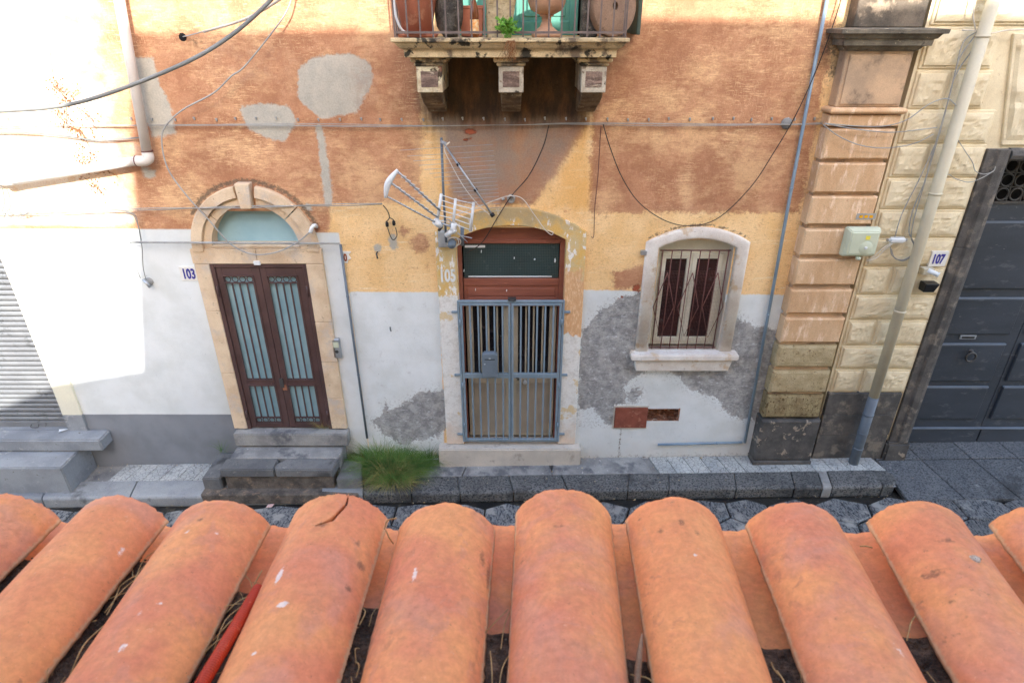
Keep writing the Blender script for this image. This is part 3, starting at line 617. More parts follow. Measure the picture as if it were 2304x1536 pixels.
# jambs as stacked blocks
for (xa,xb,cuts) in ((-3.865,-3.685,(.56,1.45,2.35,2.98)),(-2.505,-2.295,(.56,1.05,1.62,2.2,2.98))):
    for i in range(len(cuts)-1): MB().box(xa,xb,P+.02,.25,cuts[i]+.002,cuts[i+1]-.002).build('jamb_stone',m_sand,house,bevel=.006)
MB().box(-3.875,-3.09,P+.02,.25,2.982,3.17).build('lintel_stone',m_sand,house,bevel=.006)
MB().box(-3.085,-2.295,P+.02,.25,2.982,3.17).build('lintel_stone',m_sand,house,bevel=.006)
MB().box(-3.60,-2.55,P+.035,.22,3.171,3.21).build('lintel_ledge',m_sand,house,bevel=.008)
MB().prism([(p[0],p[1]) for p in arc(cx,cz+.02,.56,180,0,24)],.14,.155).build('fanlight_pane',m_frost,house)
DY=.005
door=MB()
L,R_,B_,T_=-3.69,-2.50,.545,2.985
cxm=(L+R_)/2
door.box(L,L+.055,DY-.04,DY+.06,B_,T_).box(R_-.055,R_,DY-.04,DY+.06,B_,T_).box(L+.055,R_-.055,DY-.04,DY+.06,T_-.055,T_)
d103=door.build('entrance_door',m_brown,house,bevel=.006)
for sgn,(xa,xb) in enumerate(((L+.058,cxm-.002),(cxm+.002,R_-.058))):
    lf=MB(); st_=.075; zi=(B_+.02,B_+.13,B_+.87-.16,B_+.87-.06, T_-.06-.14,T_-.058)
    zl0,zl1,zm0,zm1,zt0,zt1=B_+.015,B_+.095,B_+.70,B_+.79,T_-.17,T_-.058
    lf.box(xa,xa+st_,DY-.02,DY+.03,zl0,zt1).box(xb-st_-.02,xb,DY-.02,DY+.03,zl0,zt1)
    lf.box(xa+st_,xb-st_-.02,DY-.02,DY+.03,zl0,zl1).box(xa+st_,xb-st_-.02,DY-.02,DY+.03,zm0,zm1).box(xa+st_,xb-st_-.02,DY-.02,DY+.03,zt0,zt1)
    lf.build('door_leaf',m_brown,d103,bevel=.005)
    ix0,ix1=xa+st_,xb-st_-.02
    MB().box(ix0-.01,ix1+.01,DY+.015,DY+.022,zl0+.05,zt0+.02).build('glass_pane',m_frost,d103)
    # beading frames, bars, rings
    bd=MB()
    for (za,zb) in ((zm1,zt0),(zl1,zm0)):
        for (x_0,x_1,z_0,z_1) in ((ix0-.012,ix1+.012,zb-.004,zb+.014),(ix0-.012,ix1+.012,za-.014,za+.004),(ix0-.012,ix0+.004,za,zb),(ix1-.004,ix1+.012,za,zb)):
            bd.box(x_0,x_1,DY-.034,DY-.021,z_0,z_1)
    bd.box(ix0,ix1,DY-.03,DY-.012,zt0-.098,zt0-.084).box(ix0,ix1,DY-.03,DY-.012,zl1+.084,zl1+.098)
    bd.build('glazing_bead',m_brown,d103)
    for q_ in range(4):
        rx_=ix0+(ix1-ix0)*(q_+.5)/4
        for zc in (zt0-.045,zl1+.045):
            pts=[(rx_+.036*math.cos(t*PI/9),DY-.018,zc+.036*math.sin(t*PI/9)) for t in range(19)]
            MB().tube(pts,.006,6,False).build('ring',m_brown,d103)
    for q_ in range(1,4):
        bx=ix0+(ix1-ix0)*q_/4
        for (za,zb) in ((zm1,zt0-.09),(zl1+.09,zm0)): MB().box(bx-.009,bx+.009,DY-.032,DY-.012,za,zb).build('bar',m_brown,d103,bevel=.003)
    for q_ in (ix0+.004,ix1-.004):
        for (za,zb) in ((zm1,zt0-.09),(zl1+.09,zm0)): MB().box(q_-.007,q_+.007,DY-.032,DY-.012,za,zb).build('bar',m_brown,d103)
    hx=L+.04 if sgn==0 else R_-.04
    for zc in (2.62,.78): MB().tube([(hx,DY-.05,zc-.07),(hx,DY-.05,zc+.07)],.011).build('hinge',m_brown,d103)
MB().box(cxm+.0-.02,cxm+.03,DY-.045,DY-.02,1.22,1.36).build('lock',m_iron,d103,bevel=.004)
a=W(642,868,DY); MB().box(a[0]-.03,a[0]+.03,DY-.03,DY-.021,a[2]-.05,a[2]+.03).build('notice_remnant',m_brick,d103)
a=W(579,590,DY-.05); MB().box(a[0]-.04,a[0]+.04,DY-.075,DY-.042,a[2]-.03,a[2]+.02).build('door_contact',m_wplast,d103,bevel=.004)
MB().box(L,R_,.17,.19,B_-.1,3.2).build('dark_backing',m_dark,house)
# ---- door 105
cx,cz=-.015,2.142
def arch_path(half,R0,zb,n=22):
    am=math.degrees(math.asin(half/R0)); pts=[(cx-half,zb)]+[(cx+R0*math.sin(math.radians(-am+2*am*i/n)),cz+R0*math.cos(math.radians(-am+2*am*i/n))) for i in range(n+1)]+[(cx+half,zb)]
    return pts
inn=arch_path(.665,1.318,.30); outp=arch_path(.905,1.528,.30)
mid=4
MB().band(inn,outp,[(0,.25),(0,-.035),(.02,-.04),(.97,-.04),(1,-.03),(1,.02)]).build('door_surround',m_sur,house)
MB().box(-1.03,.965,-.16,.14,gz(0)-.05,.285).build('threshold',m_thr,house,bevel=.015,seg=2)
FR=.12
fr=MB()
fr.band(arch_path(.605,1.255,.30),arch_path(.672,1.328,.30),[(0,FR+.05),(0,FR-.02),(1,FR-.02),(1,FR+.05)])
zt=W(1150,547,FR)[2]; zb_=W(1150,626,FR)[2]; zp=W(1150,676,FR)[2]
fr.box(-.61,.59,FR-.018,FR+.05,zt,zt+.05).box(-.61,.59,FR-.018,FR+.05,zb_-.09,zb_)
fr.box(-.61,.59,FR,FR+.04,zp-.08,zb_-.09)
f105=fr.build('door_frame',m_redwood,house,bevel=.004)
MB().prism([p for p in arch_path(.62,1.27,zt+.04)],FR+.005,FR+.03).build('top_panel',m_redwood,f105)
MB().box(-.56,.54,FR-.012,FR+.0,zb_-.24,zb_-.13).build('lower_panel',m_redwood,f105,bevel=.006)
MB().box(-.56,.54,FR-.010,FR+.0,zb_-.36,zb_-.255).build('lower_panel',m_redwood,f105,bevel=.006)
MB().box(-.60,.58,FR+.012,FR+.02,zb_-.01,zt+.01).build('fanlight_pane',m_glgreen,f105)
MB().box(-.58,-.33,FR+.006,FR+.011,zt-.06,zt-.03).build('foam_smear',m_wplast,f105,bevel=.002)
MB().box(-.55,.50,FR+.006,FR+.011,zb_+.012,zb_+.028).build('putty_line',m_wplast,f105,bevel=.002)
for (px_,py_,w_,h_) in ((1083,565,.012,.03),(1157,580,.012,.02),(1203,583,.02,.014),(1249,585,.02,.05),(1044,608,.012,.03),(1140,652,.012,.03),(1258,642,.010,.03),(1070,650,.010,.035)):
    a=W(px_,py_,FR); MB().prism([(a[0]-w_/2,a[2]-h_*.5),(a[0]+w_*.2,a[2]-h_*.6),(a[0]+w_/2,a[2]),(a[0]+w_*.1,a[2]+h_*.5),(a[0]-w_*.4,a[2]+h_*.2)],FR-.016,FR-.013 if py_>630 else FR+.0115).build('paint_fleck',m_wplast,f105)
# inner doors
dz0=.30; dz1=zp
inner=MB(); IY=.16
for (xa,xb) in ((-.60,-.02),(-.01,.58)):
    inner.box(xa,xa+.09,IY,IY+.04,dz0,dz1).box(xb-.09,xb,IY,IY+.04,dz0,dz1).box(xa+.09,xb-.09,IY,IY+.04,dz1-.04,dz1).box(xa+.09,xb-.09,IY,IY+.04,1.17,1.30).box(xa+.09,xb-.09,IY,IY+.04,dz0,dz0+.08)
    for f_ in (.33,.5,.7): inner.box(xa+(xb-xa)*f_-.012,xa+(xb-xa)*f_+.012,IY+.004,IY+.03,1.30,dz1-.04)
id_=inner.build('inner_door',m_creamal,house,bevel=.004)
for (xa,xb) in ((-.60,-.02),(-.01,.58)):
    MB().box(xa+.085,xb-.085,IY+.022,IY+.028,1.29,dz1-.03).build('glass_pane',m_gldark,id_)
    MB().box(xa+.07,xb-.07,IY-.008,IY-.001,dz0+.05,1.18).build('mesh_panel',m_meshp,id_)
a=W(1181,860,.1); MB().lathe([(0,.045),(.02,.043),(.03,.03),(.032,.015),(.025,0),(.012,-.01),(.012,-.06)],(a[0],IY-.04,a[2]),16,'y').build('door_knob',m_wplast,id_)
a=W(1166,858,.1); MB().lathe([(0,.004),(.012,.004),(.014,0)],(a[0],IY-.004,a[2]),12,'y').build('keyhole',m_iron,id_)
reveal(-.67,.65,.25,3.42,m_sur,depth=.3,top=False)
MB().box(-.75,.75,.30,.32,.2,3.6).build('dark_backing',m_dark,house)
# security gate on the face
GY=-.075
gl,gr_,gb,gt=W(1028,680,GY)[0],W(1271,680,GY)[0],W(1150,994,GY)[2],W(1150,677,GY)[2]
gm=W(1150,845,GY)[2]; gc=(gl+gr_)/2
gate=MB(); t=.028
gate.box(gl,gl+t,GY,GY+.045,gb,gt).box(gr_-t,gr_,GY,GY+.045,gb,gt).box(gl+t,gr_-t,GY,GY+.045,gt-t,gt).box(gl+t,gr_-t,GY+.005,GY+.045,gb,gb+.02)
G0=gate.build('security_gate',m_blue,house,bevel=.004)
for (xa,xb) in ((gl+t+.006,gc-.004),(gc+.004,gr_-t-.006)):
    m_=MB(); s_=.03
    m_.box(xa,xa+s_,GY-.006,GY+.03,gb+.024,gt-t-.006).box(xb-s_,xb,GY-.006,GY+.03,gb+.024,gt-t-.006).box(xa+s_,xb-s_,GY-.006,GY+.03,gt-t-.036,gt-t-.006).box(xa+s_,xb-s_,GY-.006,GY+.03,gb+.024,gb+.054).box(xa+s_,xb-s_,GY-.008,GY+.032,gm-.035,gm+.035)
    m_.build('gate_leaf',m_blue,G0,bevel=.003)
    for q_ in range(5):
        bx=xa+s_+(xb-xa-2*s_)*(q_+.9)/5.6
        MB().box(bx-.011,bx+.011,GY+.0,GY+.022,gm+.035,gt-t-.036).build('bar',m_blue,G0,bevel=.002)
        MB().box(bx-.011,bx+.011,GY+.0,GY+.022,gb+.054,gm-.035).build('bar',m_blue,G0,bevel=.002)
for zc in (gb+.12,gm+.0,gt-.16):
    MB().box(gl-.075,gl,GY+.01,GY+.035,zc-.014,zc+.014).build('fixing_lug',m_blue,G0,bevel=.002)
    MB().box(gr_,gr_+.075,GY+.01,GY+.035,zc-.014,zc+.014).build('fixing_lug',m_blue,G0,bevel=.002)
for zc in (gb+.28,gm-.15,gt-.3):
    for hx in (gl+t+.003,gr_-t-.003): MB().tube([(hx,GY-.012,zc-.05),(hx,GY-.012,zc+.05)],.010).build('hinge',m_blue,G0)
a=W(1152,674,GY); MB().box(a[0]-.05,a[0]+.05,GY-.01,GY+.06,a[2]-.012,a[2]+.012).tube([(a[0]-.03,GY-.02,a[2]),(a[0]+.03,GY-.02,a[2])],.012).build('latch',m_iron,G0)
a=W(1164,849,GY); MB().box(a[0]-.02,a[0]+.02,GY-.016,GY-.009,a[2]-.006,a[2]+.006).build('keyhole',m_iron,G0)
# letterbox hung on the gate
a=W(1084,797,GY-.09); b=W(1120,848,GY-.09)
lb=thing('letterbox','small grey metal letterbox hung on the bars of the grey blue gate','letterbox',((a[0]+b[0])/2,GY-.05,b[2]))
zt_=a[2]; x0_,x1_=a[0],b[0]
MB().prism([(x0_,b[2]),(x1_,b[2]),(x1_,zt_-.02),(x1_-.03,zt_+.01),(x0_+.03,zt_+.01),(x0_,zt_-.02)],GY-.10,GY-.01).build('box_body',m_postbox,lb,bevel=.006)
MB().box(x0_+.035,x1_-.035,GY-.104,GY-.1,zt_-.075,zt_-.066).build('letter_slot',m_black,lb)
MB().lathe([(0,.006),(.010,.005),(.012,0)],(x0_+.035,GY-.101,zt_-.14),12,'y').build('lock',m_alu,lb)
MB().box((x0_+x1_)/2-.012,(x0_+x1_)/2+.012,GY-.105,GY-.1,zt_-.058,zt_-.052).build('slot_button',m_wplast,lb)
# ---- window
cx,cz=2.235,2.28
inn=arch_path(.465,1.01,1.775,16); outp=arch_path(.625,1.15,1.775,16)
prof=[(0,.2),(0,-.02)]+[(.02+.96*(1-math.cos(PI*i/8))/2,-.028-.022*math.sin(PI*i/8)**.6) for i in range(9)]+[(1,-.02),(1,.02)]
MB().band(inn,outp,prof,True).build('window_surround',m_winsur,house)
MB().box(1.545,2.935,-.15,.10,1.690,1.772).build('window_sill',m_winsur,house,bevel=.014,seg=2)
MB().frust((1.635,2.845,-.08,.02,1.50),(1.60,2.88,-.105,.02,1.688)).build('sill_apron',m_winsur,house,bevel=.008)
reveal(1.78,2.68,1.74,3.27,m_thr,depth=.26,top=False)
MB().box(1.75,2.72,.24,.26,1.72,3.32).build('dark_backing',m_dark,house)
WY=.14; wf=MB(); x0_,x1_,z0_,z1_=1.80,2.67,1.79,3.10
wf.box(x0_,x0_+.05,WY,WY+.06,z0_,z1_).box(x1_-.05,x1_,WY,WY+.06,z0_,z1_).box(x0_+.05,x1_-.05,WY,WY+.06,z1_-.05,z1_).box(x0_+.05,x1_-.05,WY,WY+.06,z0_,z0_+.05)
wfo=wf.build('window_frame',m_cream2,house,bevel=.005)
MB().prism(arch_path(.47,1.0,3.105)[0:],WY,WY+.03).build('arch_infill',m_cream2,wfo)
xm=(x0_+x1_)/2
for (xa,xb) in ((x0_+.052,xm-.002),(xm+.002,x1_-.052)):
    s_=.06; m_=MB(); m_.box(xa,xa+s_,WY-.02,WY+.03,z0_+.052,z1_-.052).box(xb-s_,xb,WY-.02,WY+.03,z0_+.052,z1_-.052).box(xa+s_,xb-s_,WY-.02,WY+.03,z1_-.052-s_,z1_-.052).box(xa+s_,xb-s_,WY-.02,WY+.03,z0_+.052,z0_+.052+s_)
    m_.build('casement',m_cream2,wfo,bevel=.005)
    MB().box(xa+s_-.004,xb-s_+.004,WY+.01,WY+.015,z0_+.1,z1_-.1).build('glass_pane',m_glwin,wfo)
gry=.02; grl=MB(); x0_,x1_,z0_,z1_=1.80,2.66,1.79,3.13
grl.tube([(x0_,gry,z0_+.01),(x1_,gry,z0_+.01)],.009,6).tube([(x0_,gry,z1_),(x1_,gry,z1_)],.009,6)
go=grl.build('window_grille',m_rust,house)
for q_ in range(8):
    bx=x0_+.03+(x1_-x0_-.06)*q_/7; MB().tube([(bx,gry-.012,z0_-.0),(bx,gry-.012,z1_+.01)],.0065,6).build('bar',m_rust,go)
for q_ in range(3):
    xc=x0_+.115+.31*q_; hw=.13
    zt_,zm_,zb_2=z1_-.28,z1_-.74,z0_+.17+ (.12 if q_==1 else .1)
    MB().tube([(xc,gry-.024,zt_),(xc-hw,gry-.024,zm_),(xc,gry-.024,zb_2-.1),(xc+hw,gry-.024,zm_),(xc,gry-.024,zt_)],.006,6).build('diamond_bar',m_rust,go)
wm=MB()
for i in range(46): xq=x0_+.01+i*(x1_-x0_-.02)/45; wm.box(xq-.0006,xq+.0006,gry+.008,gry+.0092,z0_,2.86)
for i in range(58): zq=z0_+i*(2.86-z0_)/57; wm.box(x0_,x1_,gry+.0092,gry+.0104,zq-.0006,zq+.0006)
wm.build('wire_mesh',m_rust,go)
a=W(1449,567,-.02); MB().box(a[0]-.04,a[0]+.03,-.05,0,a[2]-.03,a[2]+.02).build('hinge_block',m_alu,house)
# ---- meter hatch and broken hole
a=W(1385,915,-.01); b=W(1453,962,-.01)
MB().box(a[0]-.02,b[0]+.01,-.012,.01,b[2]-.012,b[2]).box(a[0]-.02,b[0]+.01,-.012,.01,a[2],a[2]+.014).box(a[0]-.02,a[0]-.006,-.012,.01,b[2],a[2]).build('hatch_frame',m_thr,house)
MB().box(a[0],b[0],-.022,-.002,b[2]+.004,a[2]-.012).build('meter_hatch',m_hatch,house,bevel=.004)
MB().box(1.84,2.33,.12,.14,.64,.88).build('hole_back',m_brick,house)
m_=MB()
for i in range(46):
    x=random.uniform(1.87,2.3); z=.66+random.random()**2*.16; s_=random.uniform(.012,.035); y=random.uniform(.0,.1)
    v=[(x+random.uniform(-s_,s_),y+random.uniform(-s_,s_)*.7,z+random.uniform(-s_,s_)*.7) for _ in range(8)]
    bm=bmesh.new(); [bm.verts.new(p) for p in v]; r=bmesh.ops.convex_hull(bm,input=bm.verts); bm.verts.ensure_lookup_table(); bm.verts.index_update()
    m_.add([tuple(p.co) for p in bm.verts],[tuple(p.index for p in f.verts) for f in bm.faces]); bm.free()
m_.build('rubble_fill',m_brick,house,kind='stuff')
m_=MB(); m_.box(1.855,2.315,0,.12,.85,.87).box(1.855,2.315,0,.12,.645,.665).box(2.30,2.32,0,.12,.66,.86).box(1.85,1.87,0,.12,.66,.86); m_.build('hole_lining',m_brick,house)
# ---- pilaster: stacked blocks
def pilx(y,Yp): 
    return None
PY=-.17
rows=[(290,362,m_pil),(367,437,m_pil),(442,508,m_pil),(516,577,m_pil),(584,644,m_pil),(652,708,m_pil),(716,773,m_pil),(778,829,m_pilrough),(835,886,m_pilrough),(890,942,m_pilrough2)]
xl=W(1862,290,PY)[0]; xr=W(2018,290,PY)[0]
def chblock(x0,x1,z0,z1,y,mat,name,parent,c=.022,lab=None,rough=0,yb=.02):
    m_=MB(); nu,nv=((26,10) if rough>.02 else (16,9)) if rough else (1,1)
    vs=[(x0,yb,z0),(x1,yb,z0),(x1,yb,z1),(x0,yb,z1),(x0,y+c,z0),(x1,y+c,z0),(x1,y+c,z1),(x0,y+c,z1),(x0+c,y,z0+c),(x1-c,y,z0+c),(x1-c,y,z1-c),(x0+c,y,z1-c)]
    fs=[(0,1,5,4),(1,2,6,5),(2,3,7,6),(3,0,4,7),(4,5,9,8),(5,6,10,9),(6,7,11,10),(7,4,8,11)]
    if not rough: fs.append((8,9,10,11)); m_.add(vs,fs)
    else:
        m_.add(vs,fs); n0=len(m_.v); X0,X1,Z0,Z1=x0+c,x1-c,z0+c,z1-c; gv=[];off=random.random()*50
        for j in range(nv+1):
            for i in range(nu+1):
                x=X0+(X1-X0)*i/nu; z=Z0+(Z1-Z0)*j/nv; e=min(i,nu-i,j,nv-j); b=0 if e==0 else (abs(mnoise.noise(Vector((x*5+off,0,z*8))))*.6+.22+abs(mnoise.noise(Vector((x*13+z*9,off,z*20-x*5))))*.75+mnoise.noise(Vector((x*34,off,z*38)))*.22)*rough*(.55 if e==1 else 1)
                gv.append((x,y-b,z))
        m_.add(gv,[(j*(nu+1)+i,j*(nu+1)+i+1,(j+1)*(nu+1)+i+1,(j+1)*(nu+1)+i) for j in range(nv) for i in range(nu)])
    o=m_.build(name,mat,parent); 
    if lab: o['label']=lab
    return o
MB().box(xl+.03,xr-.02,PY+.06,.03,W(0,942,PY)[2],W(0,288,PY)[2]).build('pilaster_core',m_pilw,house)
for (ya,yb_,mt) in rows:
    z1_=W(0,ya,PY)[2]-.004; z0_=W(0,yb_,PY)[2]+.012
    chblock(xl+random.uniform(-.004,.004),xr+random.uniform(-.004,.004),z0_,z1_,PY,mt,'pilaster_block',house,.02 if mt is m_pil else .028,rough=0 if mt is m_pil else .012,lab=None if mt is m_pil else 'pitted and crumbling yellow block')
zq=W(0,944,PY)[2]
chblock(xl-.02,xr+.03,.13,zq,PY-.03,m_lavam,'pilaster_base',house,.02)
MB().box(xl-.03,xr+.04,PY-.05,.02,gz(4)-.05,.125).build('pilaster_base',m_lavam,house,bevel=.015)
zf0,zf1=W(0,284,PY)[2],W(0,259,PY)[2]
MB().box(xl-.01,xr+.01,PY+.0,.02,zf0+.0,zf1).build('pilaster_fascia',m_pil,house,bevel=.006)
zt0_=W(0,258,PY-.04)[2]; zt1_=W(0,243,PY-.04)[2]
m_=MB(); zc=(zt0_+zt1_)/2; rr=(zt1_-zt0_)/2
pr=[(PY-.01,-rr)]+[(PY-.01-.045*math.cos(PI*i/10-PI/2),rr*math.sin(PI*i/10-PI/2)) for i in range(11)]+[(PY-.01,rr)]
def mould(prof,xa,xb,z,parent,mat,name,ret=True):  # profile (y,dz) run with mitred returns
    m_=MB(); n=len(prof); vs=[]
    for (y,dz) in prof: 
        p=-(y-PY); vs.append([(xa-p,.02,z+dz),(xa-p,y,z+dz),(xb+p,y,z+dz),(xb+p,.02,z+dz)])
    V=[v for r in vs for v in r]; fs=[]
    for i in range(n-1):
        for k_ in range(3): fs.append((i*4+k_,i*4+k_+1,(i+1)*4+k_+1,(i+1)*4+k_))
    fs.append((0,1,2,3)); fs.append(tuple((n-1)*4+k_ for k_ in (3,2,1,0)))
    m_.add(V,fs); return m_.build(name,mat,parent,bevel=.003)
mould(pr,xl+.02,xr-.02,zc,house,m_pil,'pilaster_torus')
zp0=W(0,240,PY)[2]; zp1=W(0,118,PY)[2]; xpl,xpr=W(1897,118,PY)[0],W(2073,118,PY)[0]
MB().box(xl+.03,xr-.03,PY+.01,.02,zt1_+.002,zp1+.03).build('pilaster_panel',m_pilw,house,bevel=.01)
MB().box(xl+.07,xr-.06,PY-.004,PY+.011,zt1_+.03,zp1-.02).build('pilaster_panel_face',m_pilw,house,bevel=.004)
zc0=W(0,105,PY-.14)[2]; zc1=W(0,66,PY-.2)[2]; hh=zc1-zc0
mould([(PY+.0,-.05),(PY-.03,-.03),(PY-.05,0),(PY-.10,.005),(PY-.105,hh*.42),(PY-.125,hh*.45),(PY-.15,hh*.72),(PY-.185,hh*.74),(PY-.19,hh),(PY-.02,hh+.012)],xl+.03,xr-.03,zc0,house,m_corn,'pilaster_cornice')
zu=W(0,62,PY)[2]
MB().box(xl+.03,xr-.02,PY+.0,.02,zc1+.014,9.4).build('upper_pilaster',m_pildark,house,bevel=.008)
# ---- balcony
BYF=-.86
def bx_(px,py,Y): return W(px,py,Y)[0]
zt_=W(1150,86,BYF)[2]; zb2=W(1150,130,BYF+.1)[2]
xl_b,xr_b=W(878,86,BYF)[0],W(1418,86,BYF)[0]
H_=zt_-zb2
prof=[(0,0),(0,-.20),(.03,-.24),(.035,-.34),(.06,-.5),(.09,-.58),(.10,-.66),(.10,-1.0)]
m_=MB(); vs=[]
for (ins,dz) in prof:
    z=zt_+dz*H_; vs.append([(xl_b+ins,.02,z),(xl_b+ins,BYF+ins,z),(xr_b-ins,BYF+ins,z),(xr_b-ins,.02,z)])
V=[v for r in vs for v in r]; n=len(prof); fs=[(i*4+k_,i*4+k_+1,(i+1)*4+k_+1,(i+1)*4+k_) for i in range(n-1) for k_ in range(3)]+[(0,1,2,3),tuple((n-1)*4+k_ for k_ in (3,2,1,0))]
m_.add(V,fs); balcony=m_.build('balcony',m_balc,house,bevel=.005)
BF=zt_
for i,(pa,pb) in enumerate(((938,995),(1122,1178),(1308,1364))):
    Yf=BYF+.20; xa,xb=W(pa,180,Yf)[0],W(pb,180,Yf)[0]; zA=zb2-.001; zc_=W(0,148,Yf)[2]; zD=W(0,209,Yf)[2]; zE=W(0,252,-.12)[2]
    c_=MB().box(xa-.05,xb+.05,Yf-.035,.02,zA-.045,zA).box(xa-.02,xb+.02,Yf-.015,.02,zA-.08,zA-.046).build('corbel_cap',m_balc,balcony,bevel=.012)
    mt=(m_brk,m_brk2,m_brk2)[i]
    MB().box(xa,xb,Yf,.02,zD,zA-.081).build('corbel_head',mt,balcony,bevel=.006)
    MB().box(xa+.04,xb-.04,Yf-.005,Yf-.001,zD+.05,zA-.125).build('corbel_panel',m_pan_,balcony,bevel=.003)
    xi=.018
    pts=[(Yf+.03,zD-.001),(Yf+.10,zD-.06),(Yf+.22,(zD+zE)/2),(-.20,zE+.05),(-.10,zE),(.02,zE),(.02,zD-.001)]
    m_=MB(); n=len(pts); v=[(xa+xi,y,z) for y,z in pts]+[(xb-xi,y,z) for y,z in pts]
    m_.add(v,[tuple(range(n)),tuple(range(2*n-1,n-1,-1))]+[(i_,(i_+1)%n,(i_+1)%n+n,i_+n) for i_ in range(n)])
    m_.build('corbel_scroll',m_brkd,balcony,bevel=.01)
# railing
ry=BYF+.05; rxl,rxr=xl_b+.03,xr_b-.03
m_=MB().box(rxl,rxr,ry-.008,ry+.008,BF+.035,BF+.055).box(rxl,rxl+.016,ry+.008,-.0,BF+.035,BF+.055).box(rxr-.016,rxr,ry+.008,-.0,BF+.035,BF+.055)
m_.box(rxl-.01,rxr+.01,ry-.02,ry+.02,BF+1.0,BF+1.03).box(rxl-.01,rxl+.03,ry+.02,0,BF+1.0,BF+1.03).box(rxr-.03,rxr+.01,ry+.02,0,BF+1.0,BF+1.03)
rail=m_.build('railing',m_rail,house)
b0=MB().box(rxl,rxl+.014,ry-.007,ry+.007,BF+.004,BF+1.0).build('baluster',m_rail,rail)
NB=19
for i in range(1,NB): dup(b0,((rxr-rxl-.014)*i/(NB-1),0,0))
for i in range(1,7):
    dup(b0,(0,i*.115,0)); dup(b0,(rxr-rxl-.014,i*.115,0))
# balcony door (green) and shutter leaf
MB().box(-.72,.70,.10,.12,BF,7.9).build('dark_backing',m_dark,house)
bd=MB()
for (xa,xb) in ((-.70,-.02),(-.01,.68)):
    bd.box(xa,xa+.09,.02,.06,BF,7.9).box(xb-.09,xb,.02,.06,BF,7.9).box(xa+.09,xb-.09,.02,.06,BF,BF+.14).box(xa+.09,xb-.09,.02,.06,BF+.6,BF+.72)
bdo=bd.build('balcony_door',m_greend,house,bevel=.006)
for (xa,xb) in ((-.70,-.02),(-.01,.68)):
    MB().box(xa+.085,xb-.085,.035,.05,BF+.13,BF+.61).build('door_panel',m_greend,bdo); MB().box(xa+.13,xb-.13,.025,.036,BF+.18,BF+.56).build('door_panel',m_greend,bdo,bevel=.008)
    MB().box(xa+.085,xb-.085,.04,.05,BF+.71,7.9).build('glass_pane',m_frost,bdo)
a=W(1424,84,-.45); xsx=a[0]
m_=MB()
for i in range(5): m_.box(xsx+.02+i*.006,xsx+.05+i*.012,-.55+i*.11,-.45+i*.11,BF+.02,7.2)
m_.box(xsx+.012,xsx+.02,-.56,-.0,BF+.03,7.2); m_.build('shutter_leaf',m_greensh,house,bevel=.006)
# ---- stairs of door 103
SX0,SX1=W(524,975,-.14)[0],W(781,975,-.14)[0]
st=thing('doorstep_stairs','worn basalt steps with a concrete landing below the brown barred door','steps',(-3.05,-.35,0))
MB().box(SX0,SX1,-.15,.12,.335,.54).build('door_sill',m_conc,st,bevel=.012,seg=2)
zl=.30
gl_=G(0,1056,zl); 
YB=gl_[1]
MB().box(G(530,1010,zl)[0],G(775,1000,zl)[0],-.37,.02,0.0,zl+.006).build('landing',m_conc,st,bevel=.012)
def cutblock(pts,z0,z1,mat,name,bev=.014):
    m_=MB(); m_.prismz(pts,z0,z1); return m_.build(name,mat,st,bevel=bev,seg=2)
xa,xb,xc=G(493,1056,zl)[0],G(617,1056,zl)[0],G(748,1056,zl)[0]
cutblock([(xa,YB),(xb-.01,YB),(G(632,1022,zl)[0],-.372),(G(515,1022,zl)[0],-.372)],zl-.13,zl,m_step,'step_stone')
cutblock([(xb+.004,YB),(xc,YB),(G(766,1022,zl)[0],-.372),(G(652,1022,zl)[0],-.372),(G(625,1035,zl)[0],YB+.12)],zl-.13,zl,m_step,'step_stone')
MB().box(xa+.03,xc-.02,YB+.03,-.1,-.12,zl-.131).build('rubble_riser',m_rubble,st,bevel=.01)
cutblock([(G(446,1090,.12)[0],-.60),(G(488,1090,.12)[0],-.60),(G(515,1030,.2)[0],-.04),(G(486,1030,.2)[0]-.05,-.04)],-.1,.14,m_step,'cheek_stone')
cutblock([(xc+.02,-.60),(G(812,1088,.1)[0],-.60),(G(812,1050,.1)[0],-.20),(G(772,1045,.1)[0],-.20)],-.1,.13,m_step,'cheek_stone')
MB().box(G(446,1110,0)[0],G(806,1105,0)[0],-.71,-.56,RZ+gz(-3)-.02,.012+gz(-3)).build('base_course',m_rubble,st,bevel=.015)
# ---- left grey painted steps
ls=thing('shutter_steps','smooth grey painted pair of steps below the roller shutter','steps',(-7.2,-.3,-.1))
xr1=W(232,1000,-.22)[0]
zA=W(100,990,-.26)[2]; 
m_=MB().box(-9.2,xr1,-.26,-.001,zA-.19,zA+.0); m_.build('upper_step',m_greyp,ls,bevel=.02,seg=3)
MB().box(-9.2,-6.21,-.0005,.09,zA-.1,.51).build('sill',m_greyp,ls)
zB=zA-.20
a=W(137,1052,-.60)
zB=a[2]
m_=MB().box(-9.2,a[0],-.60,-.001,gz(-7)-.03,zB); m_.build('lower_step',m_greyp,ls,bevel=.015,seg=2)
